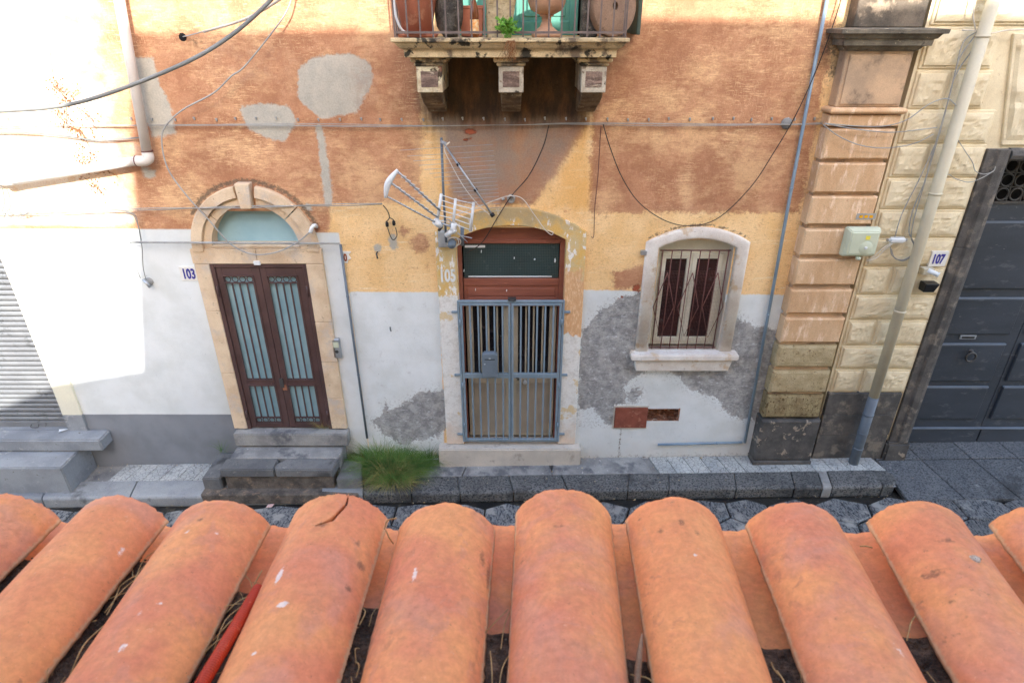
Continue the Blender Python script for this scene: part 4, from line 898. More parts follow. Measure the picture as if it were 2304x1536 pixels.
# ================================================================== PALAZZO
pal=thing('stone_palazzo','cream rusticated palazzo front with a dark stone doorway','building',(6.5,0,.1))
PYL=-.05
djx=W(2210,330,PYL)[0]+.02
DX0=5.32; LT=W(2260,335,-.10)[2]; LB=W(2260,352,-.10)[2]
m_=MB().box(4.25,DX0+.05,-.03,.5,-.3,9.4).box(DX0+.05,10.5,-.03,.5,LT-.02,9.4); m_.build('wall',m_pal,pal)
MB().box(4.3,10.5,.75,8,-.3,9.4).build('palazzo_body',m_nearwall,pal)
MB().box(DX0,10.5,.5,.6,-.2,LT+.1).build('dark_backing',m_dark,pal)
rowy=[-360,-240,-140,-40,59,157,246,324,400,471,535,600,663,720,777,830,884]
x_l=4.285
split={5:2131,7:2084,9:2040,11:2003,13:1967,15:1938,3:2180,1:2240}
for i in range(len(rowy)-1):
    z1_=W(0,rowy[i],PYL)[2]-.008; z0_=W(0,rowy[i+1],PYL)[2]+.008
    if i<len(rowy)-1 and rowy[i]<324: xe=W(2204+(2224-2204)*(rowy[i+1]-153)/170.,rowy[i+1],PYL)[0]-.03
    else: xe=DX0-.03
    xe=max(xe,5.05) if rowy[i]>=59 else xe
    if rowy[i]<59: xe=7.6
    segs=[(x_l,xe)]
    if i in split:
        xs_=W(split[i],(rowy[i]+rowy[i+1])/2,PYL)[0]; segs=[(x_l,xs_-.015),(xs_+.015,xe)]
    if rowy[i]<59: segs=[(x_l,5.4),(5.43,6.5),(6.53,7.6)]
    for (xa,xb) in segs:
        if xb-xa<.1: continue
        MB().box(xa,xb,PYL+.001,0,z0_,z1_).build('stone_block',m_pal,pal,bevel=.008)
        chblock(xa+.03,xb-.03,z0_+.03,z1_-.03,PYL-.018,m_pal,'stone_face',pal,.006,rough=.022)
# flat-arch voussoirs
vz0,vz1=LT+.03,W(0,75,PYL)[2]
cxx=7.15
for k_ in range(-4,5):
    def vx(kk,z): 
        base=5.42+(kk+4)*.385; return cxx+(base-cxx)*(1+.16*(z-vz0)/(vz1-vz0)*1.0) 
    xa0,xa1=vx(k_,vz0)+.02,vx(k_+1,vz0)-.02; xb0,xb1=vx(k_,vz1)+.02,vx(k_+1,vz1)-.02
    MB().prism([(xa0,vz0),(xa1,vz0),(xb1,vz1),(xb0,vz1)],PYL-.01,0).build('voussoir',m_pal,pal,bevel=.008)
    m_=MB(); nu,nv=8,18; gv=[]
    for j in range(nv+1):
        for i in range(nu+1):
            t_=.05+.9*j/nv; z=vz0+(vz1-vz0)*t_; l=xa0+(xb0-xa0)*t_+.035; r=xa1+(xb1-xa1)*t_-.035; x=l+(r-l)*i/nu; e=min(i,nu-i,j,nv-j)
            gv.append((x,PYL-.011-(0 if e==0 else .012+abs(mnoise.noise(Vector((x*6,k_,z*6))))*.04),z))
    m_.add(gv,[(j*(nu+1)+i,j*(nu+1)+i+1,(j+1)*(nu+1)+i+1,(j+1)*(nu+1)+i) for j in range(nv) for i in range(nu)])
    m_.build('voussoir_face',m_pal,pal)
# dark doorway stones
DXI=5.55
zc_=[.0,.28,1.25,2.2,3.2,LT-.005]
for i in range(len(zc_)-1):
    a_,b_=zc_[i],zc_[i+1]
    if i==0: MB().box(DX0-.07,DXI+.03,-.13,.28,.02,.36).build('plinth_stone',m_lavam,pal,bevel=.03,seg=2); continue
    if i==1: a_=.365
    m_=MB(); pf=[(DX0-.02,.0),(DX0-.02,-.07),(DX0+.07,-.08),(DX0+.09,-.11),(DXI-.06,-.115),(DXI-.01,-.10),(DXI,-.06),(DXI,.28)]
    n=len(pf); v=[(x,y,z) for z in (a_,b_-.004) for x,y in pf]
    m_.add(v,[(k_,k_+1,k_+1+n,k_+n) for k_ in range(n-1)]+[tuple(range(n-1,-1,-1)),tuple(range(n,2*n))]); m_.build('jamb_stone',m_lava,pal,bevel=.004)
m_=MB(); pf=[(0,LT-.0+.0),( -.06,LT),(-.11,LT-.03),(-.125,LT-.07),(-.11,LT-.11),(-.08,LT-.135),(.28,LT-.135),(.28,LT)]
LIN=LT-.135
v=[(x,y,z) for x in (DXI+.001,10.2) for y,z in pf]; n=len(pf)
m_.add(v,[(k_,(k_+1)%n,(k_+1)%n+n,k_+n) for k_ in range(n)]+[tuple(range(n)),tuple(range(2*n-1,n-1,-1))]); m_.build('lintel_stone',m_lava,pal)
# big panelled door, recessed
DY=.24
zg0=W(0,452,DY)[2]
gf=MB().box(DXI,9.0,DY-.02,DY+.02,zg0-.03,zg0).box(DXI,9.0,DY-.02,DY+.02,LIN-.03,LIN).build('fanlight_grille',m_iron,pal)
pitch=(LIN-.03-zg0)/3*1.0
j=0
for rI in range(3):
    zc=zg0+pitch*(rI+.5)
    for ci in range(14):
        xc=DXI+.06+pitch*(ci+.5-(.33*(2-rI)*0))
        if xc>8.9: break
        pts=[(xc+pitch*.43*math.cos(t*PI/10),DY-.015,zc+pitch*.43*math.sin(t*PI/10)) for t in range(21)]
        MB().tube(pts,.011,6,False).build('ring',m_iron,gf)
m_=MB()
for ci in range(16):
    xc=DXI+.06+pitch*ci
    m_.box(xc-.007,xc+.007,DY-.01,DY+.005,zg0,LIN-.03)
for rI in (1,2): m_.box(DXI,9,DY-.01,DY+.005,zg0+pitch*rI-.006,zg0+pitch*rI+.006)
m_.build('grille_bar',m_iron,gf)
dd=MB().box(DXI-.02,6.772,DY,DY+.06,.13,zg0-.031).box(6.778,8.5,DY,DY+.06,.13,zg0-.031).build('entrance_door',m_anth,pal,bevel=.004)
# panels measured on the door plane
D=lambda px,py:W(px,py,DY-.03)
pan=[((2195,502),(2148,650),(2264,502)),((2140,673),(2108,752),(2302,673)),((2107,776),(2075,857),(2260,776)),((2073,872),(2040,942),(2222,872))]
zz_=[]
xp0=DXI+.10
xp1=D(2262,780)[0]
for (a,b,c_) in pan:
    z1_=D(*a)[2]; z0_=D(*b)[2]; xq=D(*c_)[0]
    zz_.append((z0_,z1_,xq))
for (z0_,z1_,xq) in zz_:
    o=chblock(xp0,xp1 if z1_<3.4 or True else xq,z0_,z1_,DY-.035,m_anth,'door_panel',dd,.012,yb=DY+.01)
    MB().box(xp0+.002,xp1-.002,DY-.037,DY-.003,z1_-.004,z1_+.020).build('panel_ledge',m_antho,dd,bevel=.003)
    if True:
        chblock(6.84,7.7,z0_,z1_,DY-.035,m_anth,'door_panel',dd,.012,yb=DY+.01)
        MB().box(6.842,7.698,DY-.037,DY-.003,z1_-.004,z1_+.020).build('panel_ledge',m_antho,dd,bevel=.003)
a=D(2130,962); MB().box(DXI,6.765,DY-.03,DY-.001,.14,a[2]-.02).box(6.785,8.4,DY-.03,DY-.001,.14,a[2]-.02).build('kick_rail',m_anth,dd,bevel=.004)
MB().box(DXI,8.4,DY-.045,DY-.001,a[2]-.018,a[2]).build('panel_ledge',m_antho,dd,bevel=.003)
a=D(2180,760); MB().box(a[0]-.11,a[0]+.11,DY-.015,DY-.001,a[2]-.03,a[2]+.03).build('letter_plate',m_alu,dd,bevel=.004); MB().box(a[0]-.085,a[0]+.085,DY-.018,DY-.0155,a[2]-.014,a[2]+.012).build('letter_slot',m_black,dd)
a=D(2178,795); MB().lathe([(0,.05),(.02,.045),(.02,.02),(.035,.0)],(a[0],DY-.06,a[2]+.05),14,'y').build('knocker_boss',m_iron,dd)
pts=[(a[0]+.065*math.cos(t*PI/12),DY-.10,a[2]-.02+.065*math.sin(t*PI/12)) for t in range(25)]
MB().tube(pts,.014,8,False).build('door_knocker',m_iron,dd)
# plinth courses of the palazzo
PQ=-.09
za_=W(0,885,PQ)[2]
for (za,zb,cuts) in ((za_-.34,za_,(4.262,5.25)),(za_-.68,za_-.345,(4.262,5.25)),(.06,za_-.685,(4.262,5.24))):
    for i in range(len(cuts)-1): MB().box(cuts[i],cuts[i+1]-.004,PQ,-.0,za,zb).build('plinth_block',m_lava,pal,bevel=.006)
MB().box(4.262,5.3,PQ-.006,0,gz(4.8)-.03,.058).build('plinth_block',m_lava,pal,bevel=.006)
# ================================================================== PIPES
def pipe(name,label,cat,path,r,mat,Y=None,collars=(),cm=None,group=None,seg=14,sp=0):
    pts=pw(path,Y) if Y is not None else [Vector(p) for p in path]
    t=thing(name,label,cat,tuple(pts[-1]),group)
    MB().tube(smooth_path(pts,sp) if sp else pts,r,seg).build('pipe',mat,t)
    for (i,f) in collars:
        a=Vector(pts[i]); b=Vector(pts[i+1]); c_=a.lerp(b,f); d=(b-a).normalized()
        MB().tube([c_-d*.012,c_-d*.004,c_+d*.004,c_+d*.012],[r*1.04,r*1.16,r*1.16,r*1.04],seg).build('collar',cm or mat,t)
    return t
pts=pw([(2252,-90),(2223,60),(2010,720),(1965,892)],-.20)
pts[1:]=[W(2236,0,-.2),W(2019,690,-.2),W(1966,892,-.2)]
dp=pipe('downpipe','tall ivory plastic downpipe with a grey foot in front of the cream stone blocks','downpipe',[tuple(W(2236,0,-.2)),tuple(W(1966,892,-.2))],.062,m_pipe,None,((0,.07),(0,.415),(0,.73)))
a=Vector(W(1966,892,-.2)); b=Vector(W(1924,1028,-.2)); b.z=gz(b.x)-.01
top_=Vector(W(2236,0,-.2)); up_=top_+(top_-a).normalized()*3.0
MB().tube([a+Vector((0,0,-.002)),b],.064,14).build('foot_pipe',m_pipeg,dp)
MB().tube([up_,top_],.062,14).build('pipe',m_pipe,dp)
for f in (.25,.52,.75): 
    c_=a.lerp(b,f); d=(b-a).normalized(); MB().tube([c_-d*.01,c_+d*.01],.069,14).build('collar',m_pipeg,dp)
# left white downpipe with elbow and sloping run
pts=[W(232,-200,-.12),W(331,345,-.12)]
t=thing('rainwater_pipe','white plastic rainwater pipe turning at an elbow into a sloping run on the sunny wall','drainpipe',tuple(pts[1]))
MB().tube(pts,.052,14).build('vertical_pipe',m_pipew,t)
e=smooth_path([W(331,343,-.12),W(334,356,-.13),W(325,362,-.13),W(305,362,-.12)],4); MB().tube(e,.058,14).build('elbow',m_pipew,t)
MB().tube([W(308,362,-.12),W(25,408,-.12)],.05,14).build('sloping_pipe',m_pipew,t)
MB().tube(smooth_path([W(30,406,-.12),W(8,408,-.13),W(-20,402,-.12),W(-200,430,-.12)],3),.056,14).build('joint_sleeve',m_pipew,t)
for (px_,py_) in ((331,340),(308,362)): 
    a=Vector(W(px_,py_,-.12)); d=Vector((0,0,1)) if px_>320 else Vector((1,0,.0)); MB().tube([a-d*.006,a+d*.006],.062,14).build('clamp',m_rust,t)
# blue-grey conduit right of window
pipe('blue_conduit','thin blue grey conduit running down the wall right of the barred window','conduit',[(1872,-60),(1775,455),(1676,995)],.019,m_cond,-.045,((0,.93),(1,.42)),group=None,seg=10)
pipe('floor_conduit','short grey conduit running level just above the pavement under the window','conduit',[(1670,995),(1480,1000)],.017,m_cond,-.04,((0,.3),),seg=10)
pipe('lintel_conduit','thin grey conduit running level across the fanlight of the brown door','conduit',[(292,545),(764,548)],.013,m_cable,-.125,((0,.5),),seg=8)
pipe('wall_edge_conduit','dark grey conduit dropping down the seam right of the brown door','conduit',[(766,550),(792,740),(826,985)],.016,m_pipeg,-.04,((0,.6),(1,.4)),seg=8)
pipe('stub_pipe','short pale pipe lying level by the grass at the wall foot','pipe',[(930,1035),(990,1032)],.012,m_cable,-.05,seg=8)
# ================================================================== CABLES
def cable(label,paths,Y,r,mat,name='cable',cat='cable',group=None):
    m_=MB()
    for p in paths: m_.tube(smooth_path(pw(p,Y),6),r,6)
    return m_.build(name,mat,None,label=label,cat=cat,group=group)
m_cab3=M('pale_cable_sheath',(206,204,196),(190,188,180),5,.8,.03,30,grain=.04)
m_cab2=M('mid_grey_cable_sheath',(132,134,132),(120,122,120),5,.8,.03,30,grain=.04)
cable('thick grey cable sagging across the upper left corner',[[(-40,253,-1.2),(130,240,-1.2),(260,205,-1.1),(420,140,-1.),(520,80,-.9),(600,10,-.85),(640,-40,-.8)]],-1,.018,m_cab2)
cable('thin grey cable looping down over the arch of the brown door',[[(662,-30),(648,20),(615,70),(550,150),(520,172),(480,210),(410,248),(372,285),(364,320),(378,380),(420,440),(470,495),(520,550),(570,572),(620,568),(665,548),(700,520)]],-.14,.0085,m_cable)
hc=thing('wall_hole_cable','pale flexible conduit leaving a hole in the wall below the upper left corner','cable',W(412,83,0))
MB().tube(smooth_path([W(412,83,.0),W(430,79,-.1),W(462,70,-.18)],5),.006).build('inner_wire',m_cable,hc)
MB().tube(smooth_path([W(458,72,-.17),W(560,40,-.45),W(660,-20,-.8)],6),.013).build('sheath',m_cablew,hc)
a=W(411,84); MB().lathe([(0,.003),(.03,.004),(.042,.0)],a,9,'y').build('hole',m_dark,hc)
mc=thing('clipped_cable_run','bundle of thin grey cables clipped in a level line across the whole upper wall','cable',W(1150,280))
m_=MB()
for k_ in range(3):
    o=(k_-1)*2.4
    p=[(x,282+o*(.6+.4*math.sin(x/90.+k_*2))+1.5*math.sin(x/130.+k_)-(2 if x>1200 else 0)) for x in range(-60,1860,60)]+[(1862,277+o)]
    m_.tube(smooth_path(pw(p,-.045-.004*k_),3),.0036,5)
m_.build('cable_bundle',m_cable,mc)
p0=W(30,268); c0=None
for k_ in range(40):
    px_=20+k_*46.5
    if 60<px_<300 and k_%2: continue
    a=W(px_+random.uniform(-4,4),269,-.01)
    if c0 is None: c0=MB().box(a[0]-.006,a[0]+.006,-.02,0,a[2]-.012,a[2]+.02).box(a[0]-.014,a[0]-.006,-.02,-.012,a[2]+.005,a[2]+.02).build('clip',m_alu,mc); a0=a
    else: dup(c0,(a[0]-a0[0],0,random.uniform(-.01,.01)))
lc=thing('lower_cable_run','thin grey cable clipped level from the left edge past the arch to two black couplers','cable',W(560,464))
m_=MB()
for k_ in range(2):
    p=[(x,(478-(x/900)*20)+(k_*4-2)*math.sin(x/70.)) for x in range(-40,905,60)]
    m_.tube(smooth_path(pw(p,-.10 if k_ else -.09),3),.006,5)
m_.build('cable_bundle',m_cable,lc)
MB().tube(smooth_path(pw([(862,462),(872,475),(876,490),(868,500)],-.07),5),.006,5).tube(smooth_path(pw([(876,490),(884,494),(890,505)],-.07),5),.006,5).tube(smooth_path(pw([(872,512),(878,530),(885,540),(893,530),(890,512)],-.07),5),.006,5).build('tail_loop',m_cablek,lc)
for (px_,py_) in ((871,505),(886,502)):
    a=W(px_,py_,-.08); MB().lathe([(0,-.03),(.016,-.028),(.02,-.01),(.02,.015),(.012,.03),(0,.03)],a,10,'z').build('coupler',m_black,lc)
cable('dark thin cable drooping in a curve above the barred window',[[(1357,280),(1372,330),(1400,400),(1440,458),(1500,498),(1560,508),(1620,488),(1690,420),(1740,345),(1790,260),(1840,150),(1880,40),(1900,-30)]],-.07,.0055,m_cablek)
cable('dark thin cable hanging from the balcony down to the antenna',[[(1235,282),(1222,330),(1190,395),(1150,442),(1118,492),(1085,545),(1050,570)]],-.08,.0055,m_cablek)
cable('white cable looping over the top of the grey gated doorway',[[(985,505),(1005,490),(1060,472),(1110,452),(1145,441),(1175,447),(1200,480),(1225,515),(1240,528),(1244,523),(1232,518)]],-.10,.0055,m_cablew)
cable('slim rusty wire running down the wall between the gated doorway and window',[[(1352,285),(1345,400),(1338,470),(1336,530),(1330,533)]],-.03,.0045,m_rust)
cable('loose grey cables strung across the peach pilaster towards the palazzo',[[(1855,278),(1930,284),(1990,284),(2040,270),(2090,235),(2130,222),(2152,238)],[(1855,278),(1920,290),(2000,298),(2060,293),(2108,287)],[(1852,281),(1890,308),(1940,328),(2000,333),(2060,322),(2100,302)]],-.24,.0055,m_cable,group=None)
cable('tangle of cables dropping beside the ivory downpipe to a junction clamp',[[(2205,68),(2168,95),(2150,160),(2137,215),(2115,290),(2098,345),(2080,410),(2055,470),(2045,520),(2055,545),(2050,575),(2030,587),(2008,575),(2003,555)],[(2200,72),(2160,130),(2140,200),(2120,280),(2102,340),(2075,430),(2060,480),(2050,530),(2058,560),(2040,582),(2015,582),(2005,560)],[(2190,110),(2150,170),(2130,240),(2110,310),(2070,400),(2030,480),(2013,535)]],-.13,.0065,m_cable)
cable('pale thin cable hanging off the dark doorway frame at right',[[(2155,315),(2175,345),(2188,365),(2195,385),(2215,392),(2235,385),(2240,375)],[(2125,400),(2135,393),(2150,402),(2180,410),(2210,400),(2236,385)]],-.15,.0045,m_cable)
cable('ivory cable crossing level at the top right corner behind the downpipe',[[(2165,68),(2200,70),(2230,75),(2270,68),(2330,66)],[(2195,68),(2190,30),(2200,-20)]],-.16,.007,m_cablew)
cable('pair of ivory cables joining the pale green box to the junction clamp',[[(1950,585),(1965,578),(1985,560),(2003,548)],[(1948,588),(1972,580),(1992,560),(2008,548)]],-.22,.006,m_cablew)
cable('pair of thin wires crossing the sunlit upper left wall',[[(-30,296),(60,298),(150,306),(215,314),(320,309)],[(-30,298),(80,301),(160,309),(225,317),(322,310)]],-.05,.0055,m_cab2)
cable('loose wires dangling below the lower cable run on the sunlit wall',[[(228,470),(290,478),(308,500),(315,530),(320,560),(322,600),(330,636)],[(260,473),(300,480),(312,510),(318,540)],[(292,547),(300,585),(316,626)]],-.08,.005,m_cab2)
cable('short loose wires knotted at the left end of the cable run',[[(-20,400),(3,420),(10,455),(5,480),(20,478),(40,485),(70,478)],[(-10,478),(8,488),(22,470),(50,482)]],-.09,.006,m_cab2)
# ================================================================== WALL FITTINGS
jb=thing('cable_clamp','white round plastic cable junction hung beside the downpipe','junction box',W(2018,540,-.13))
a=W(2018,540,-.15); MB().box(a[0]-.10,a[0]+.10,a[1]-.03,a[1]+.03,a[2]-.035,a[2]+.035).build('clamp_body',m_wplast,jb,bevel=.02,seg=3); MB().tube([(a[0]-.115,a[1],a[2]),(a[0]-.1,a[1],a[2])],.02,10).tube([(a[0]+.1,a[1],a[2]),(a[0]+.115,a[1],a[2])],.02,10).build('clamp_end',m_cable,jb)
# pale green meter box
Yb=PY-.13
a=W(1912,516,Yb); b=W(1978,585,Yb); x0_,x1_=W(1905,550,Yb)[0],W(1980,550,Yb)[0]; z1_,z0_=a[2],W(0,580,Yb)[2]
mbx=thing('meter_box','pale green plastic meter box on the peach pilaster','meter box',((x0_+x1_)/2,PY,z0_))
m_=MB(); c_=.035; 
v=[(x0_,PY,z0_),(x1_,PY,z0_),(x1_,PY,z1_),(x0_,PY,z1_),(x0_,Yb+.05,z0_),(x1_,Yb+.05,z0_),(x1_,Yb+.05,z1_),(x0_,Yb+.05,z1_),(x0_+c_,Yb,z0_+c_),(x1_-c_,Yb,z0_+c_),(x1_-c_,Yb,z1_-c_),(x0_+c_,Yb,z1_-c_)]
m_.add(v,[(0,1,5,4),(1,2,6,5),(2,3,7,6),(3,0,4,7),(4,5,9,8),(5,6,10,9),(6,7,11,10),(7,4,8,11),(8,9,10,11),(3,2,1,0)]); m_.build('box_shell',m_grnbox,mbx,bevel=.012,seg=3)
a=W(1953,535,Yb); MB().box(a[0]-.025,a[0]+.025,Yb-.003,Yb-.0005,a[2]-.022,a[2]+.022).build('yellow_sticker',m_yel,mbx)
a=W(1948,556,Yb); m_=MB(); m_.lathe([(0,.006),(.07,.005),(.078,.0)],(a[0],Yb,a[2]-.01),24,'y'); m_.build('round_lid',m_grnbox,mbx)
MB().lathe([(0,.004),(.018,.003),(.02,0)],(a[0],Yb-.006,a[2]-.01),14,'y').build('emblem',m_wplast,mbx)
MB().tube([((x0_+x1_)/2-.0,Yb+.03,z0_-.03),((x0_+x1_)/2,Yb+.03,z0_)],.03,10).build('cable_gland',m_grnbox,mbx)
# small plate with amber squares
a=W(1948,487,PY); sp=thing('warning_plate','small grey plate with three amber squares on the peach pilaster','plate',a)
MB().box(a[0]-.11,a[0]+.11,PY-.006,PY-.001,a[2]-.035,a[2]+.035).build('plate',m_cable,sp)
for k_ in (-1,0,1): MB().box(a[0]+k_*.058-.02,a[0]+k_*.058+.02,PY-.009,PY-.0065,a[2]-.016,a[2]+.016).build('amber_square',m_org,sp)
def text(s,cx_,y,cz_,h,mat,parent,name='numeral',sx=.62,bold=.004,shear=0):
    cu=bpy.data.curves.new('t','FONT'); cu.body=s; cu.size=1; cu.align_x='CENTER'; cu.extrude=.002/h*1.4; cu.offset=bold/h
    o=bpy.data.objects.new('t',cu); me=bpy.data.meshes.new_from_object(o); bpy.data.objects.remove(o)
    co=np.empty(len(me.vertices)*3); me.vertices.foreach_get('co',co); co=co.reshape(-1,3)
    mn,mx_=co.min(0),co.max(0); sc_=h/(mx_[1]-mn[1]); X=(co[:,0]-(mn[0]+mx_[0])/2)*sc_*sx; Z=(co[:,1]-(mn[1]+mx_[1])/2)*sc_; Yv=-co[:,2]*sc_
    co2=np.stack([X+Z*shear,Yv,Z],1); me.vertices.foreach_set('co',co2.ravel()); me.materials.clear(); me.materials.append(mat); me.update()
    return link(name,me,parent,(cx_,y,cz_))
a=W(427,615); n1=thing('house_number_plate','white plate lettered 103 in blue on the white wall left of the brown door','number plate',a,'house number plates')
MB().box(a[0]-.115,a[0]+.115,-.012,.0,a[2]-.095,a[2]+.095).build('plate',m_plate,n1,bevel=.004); text('103',a[0]-.0,-.0135,a[2],.135,m_num,n1,sx=.62)
a=W(2111,582,PYL-.04); n2=thing('house_number_plate','white plate lettered 107 in blue on the cream stone by the dark doorway','number plate',a,'house number plates')
MB().box(a[0]-.10,a[0]+.10,a[1]-.012,a[1]+.03,a[2]-.095,a[2]+.095).build('plate',m_plate,n2,bevel=.004); text('107',a[0],a[1]-.0135,a[2],.125,m_num,n2,sx=.6)
a=W(779,578); n3=thing('broken_number_tile','broken old tile with one red brown 0 beside the dark conduit','number plate',a,'house number plates')
MB().prism([(a[0]-.04,a[2]+.075),(a[0]+.07,a[2]+.07),(a[0]+.035,a[2]+.03),(a[0]+.06,a[2]-.02),(a[0]+.02,a[2]-.035),(a[0]+.012,a[2]-.075),(a[0]-.04,a[2]-.07)],-.012,0).build('tile_fragment',m_plate,n3); text('0',a[0]-.008,-.0135,a[2]-.003,.10,m_brnum,n3,sx=.6)
a=W(1012,620,-.045); text('105',a[0]-.02,-.0425,a[2],.17,m_white,house,'painted_number',sx=.62,bold=.006)
# intercom
a=W(757,785,-.05); ic=thing('intercom_panel','grey metal intercom panel on the wall right of the brown door','intercom',a)
MB().box(a[0]-.05,a[0]+.05,-.05,.0,a[2]-.14,a[2]+.14).build('panel_body',m_alu,ic,bevel=.008)
MB().box(a[0]-.035,a[0]+.035,-.053,-.0505,a[2]+.02,a[2]+.10).build('name_window',m_grnbox,ic); MB().lathe([(0,.003),(.02,.002),(.024,0)],(a[0],-.051,a[2]-.04),14,'y').build('speaker_grille',m_iron,ic)
# cctv + floodlight at 107
a=W(2085,608,PYL-.06); cc=thing('security_camera','white bullet security camera on a small base beside the dark doorway','camera',a)
MB().box(a[0]-.075,a[0]+.06,PYL-.12,PYL-.02,a[2]-.04,a[2]+.04).build('base_box',m_pipe,cc,bevel=.006)
b=Vector(W(2110,618,PYL-.26)); c_=Vector(W(2088,608,PYL-.2)); MB().tube([c_,b],.028,14).tube([b,b+(b-c_).normalized()*.01],.033,14).build('camera_body',m_wplast,cc); MB().tube([Vector((a[0]+.02,PYL-.12,a[2])),c_.lerp(b,.4)],.012,8).build('swivel_arm',m_wplast,cc)
a=W(2092,645,PYL-.15); fl=thing('floodlight','small black floodlight under the white security camera','floodlight',a)
MB().frust((a[0]-.065,a[0]+.065,a[1]-.01,a[1]+.10,a[2]-.07),(a[0]-.085,a[0]+.085,a[1]-.05,a[1]+.08,a[2]+.05)).build('lamp_housing',m_black,fl,bevel=.006); MB().box(a[0]-.02,a[0]+.02,a[1]+.08,PYL,a[2]-.02,a[2]+.02).build('bracket',m_black,fl)
# little lamp / junk on left wall
a=W(330,637,-.06); wl_=thing('wall_lamp_bracket','broken grey lamp fitting dangling on the white wall','lamp fitting',a)
MB().lathe([(.0,.02),(.05,.015),(.055,0),(.05,-.05)],(a[0],-.01,a[2]),14,'y').build('base',m_cable,wl_); MB().tube([W(322,628,-.08),W(338,646,-.1)],.02,10).build('stub',m_alu,wl_)
# floodlight-ish elbow at arch
cap_=thing('cable_elbow','white plastic elbow on the wall at the right shoulder of the stone arch','cable elbow',W(704,512,-.05))
MB().tube(smooth_path([W(712,510,.0),W(708,507,-.10),W(702,512,-.13),W(698,523,-.13)],4),.022,10).build('elbow',m_wplast,cap_)
a=W(708,513,.0); MB().lathe([(0,.006),(.045,.004),(.055,0)],a,10,'y').build('hole',m_brick,cap_)
# pipe stub above 105
a=W(1150,448,-.03); ps=thing('pipe_stub','grey round pipe end poking out above the gated doorway','pipe stub',a)
MB().lathe([(.018,.02),(.04,.055),(.045,.05),(.045,0),(.05,0)],(a[0],0,a[2]),14,'y').lathe([(0,.02),(.022,.021)],(a[0],0,a[2]),14,'y').build('pipe_end',m_cable,ps); a=W(1132,448); MB().lathe([(0,.02),(.014,.02),(.02,0)],(a[0],0,a[2]),10,'y').build('cap',m_cable,ps)
# junction patch box at right of cable
a=W(1770,278,-.01); MB().lathe([(0,.03),(.05,.028),(.065,.0)],a,9,'y').build('cable_anchor',m_conc,None,label='pale mortar lump where cables meet left of the blue conduit',cat='cable anchor')
# small wall hook on yellow band
a=W(849,567); MB().tube([(a[0],0,a[2]),(a[0],-.06,a[2]),(a[0]+.01,-.07,a[2]-.06)],.01,6).build('wall_hook',m_iron,None,label='short rusty iron hook on the ochre band left of the gated doorway',cat='hook',group='iron pegs in the wall')
a=W(880,738); MB().tube([(a[0]-.012,0,a[2]+.012),(a[0],-.05,a[2]),(a[0]+.008,-.055,a[2]-.02)],.008,6).build('wall_hook',m_iron,None,label='tiny rusty iron peg on the white wall left of the gate',cat='hook',group='iron pegs in the wall')
# ================================================================== ANTENNAS
am=thing('antenna_mast','thin grey steel antenna mast standing out from the wall above the gated door','mast',W(1002,545,-.2))
MB().tube([W(993,310,-.3),W(997,420,-.28),W(1004,545,-.25)],.014,8).build('pole',m_pipeg,am)
a=W(1005,538,-.1); MB().box(a[0]-.10,a[0]+.05,-.12,-.042,a[2]-.1,a[2]+.1).build('wall_bracket',m_cable,am,bevel=.01)
MB().tube([W(1040,512,-.16),W(1040,552,-.16)],.022,10).build('stub_pole',m_pipeg,am)
MB().tube([W(1036,530,-.2),W(1062,536,-.2)],.008,6).tube([W(1030,524,-.2),W(1052,545,-.2)],.006,6).build('clamp_bolt',m_alu,am)
pts=[]; c_=Vector(W(1018,545,-.2))
MB().tube([c_+Vector((.065*math.cos(t*PI/9)*1.1,.02*math.sin(t*PI/4),.06*math.sin(t*PI/9))) for t in range(20)],.007,6,False).tube([c_+Vector((.055*math.cos(t*PI/9)*1.4+.02,.02,.05*math.sin(t*PI/9))) for t in range(20)],.006,6,False).build('cable_coil',m_cablew,am)
MB().lathe([(0,.07),(.045,.06),(.05,.0),(.05,-.04)],W(1017,548,-.2),12,'y').build('cable_entry',m_postbox,am)
lp=thing('log_periodic_antenna','long grey aluminium antenna with thin cross rods slanting down to the right','antenna',W(1000,330,-.35))
A0=Vector(W(998,322,-.36)); A1=Vector(W(1107,482,-.62))
d=(A1-A0); dn=d.normalized(); side=dn.cross(Vector((0,1,0))).normalized()
hor=Vector((1,.12,.04)).normalized()
hor=(hor-dn*hor.dot(dn)*0).normalized()
off=Vector((0,-.0,0))+dn.cross(hor).normalized()*.012
for s_ in (-1,1):
    MB().tube([A0+off*s_,A1+off*s_],.010,6).build('boom',m_alu,lp)
N_=17
for i in range(N_):
    f=.06+.9*(i/(N_-1))**.85; L_=.42*(1-f)**1.0+.10; c_=A0+d*f
    MB().tube([c_-hor*L_,c_],.0022,5).tube([c_,c_+hor*L_],.0022,5).build('rod',m_alu,lp)
for f in (.3,.66): 
    c_=A0+d*f; MB().tube([c_-dn*.014,c_+dn*.014],.022,6).build('spacer',m_black,lp)
MB().tube([A1-dn*.01,A1+dn*.03],.024,8).build('end_cap',m_black,lp)
MB().tube(smooth_path([W(1003,325,-.38),W(1012,320,-.36),W(1000,335,-.4),W(1010,360,-.42),W(1040,415,-.48),W(1075,460,-.56),W(1104,485,-.62)],5),.005,5).build('feed_cable',m_cablew,lp)
MB().tube([A0+Vector((-.03,.03,.01)),A0+Vector((.03,-.0,-.01))],.018,8).build('clamp',m_alu,lp)
ua=thing('uhf_antenna','white three boom television antenna with a gridded reflector beside the mast','antenna',W(1000,500,-.45))
J=Vector(W(985,488,-.50))
ends=[W(895,386,-.80),W(881,412,-.80),W(867,440,-.80)]; roots=[W(990,474,-.5),W(984,489,-.5),W(978,499,-.5)]
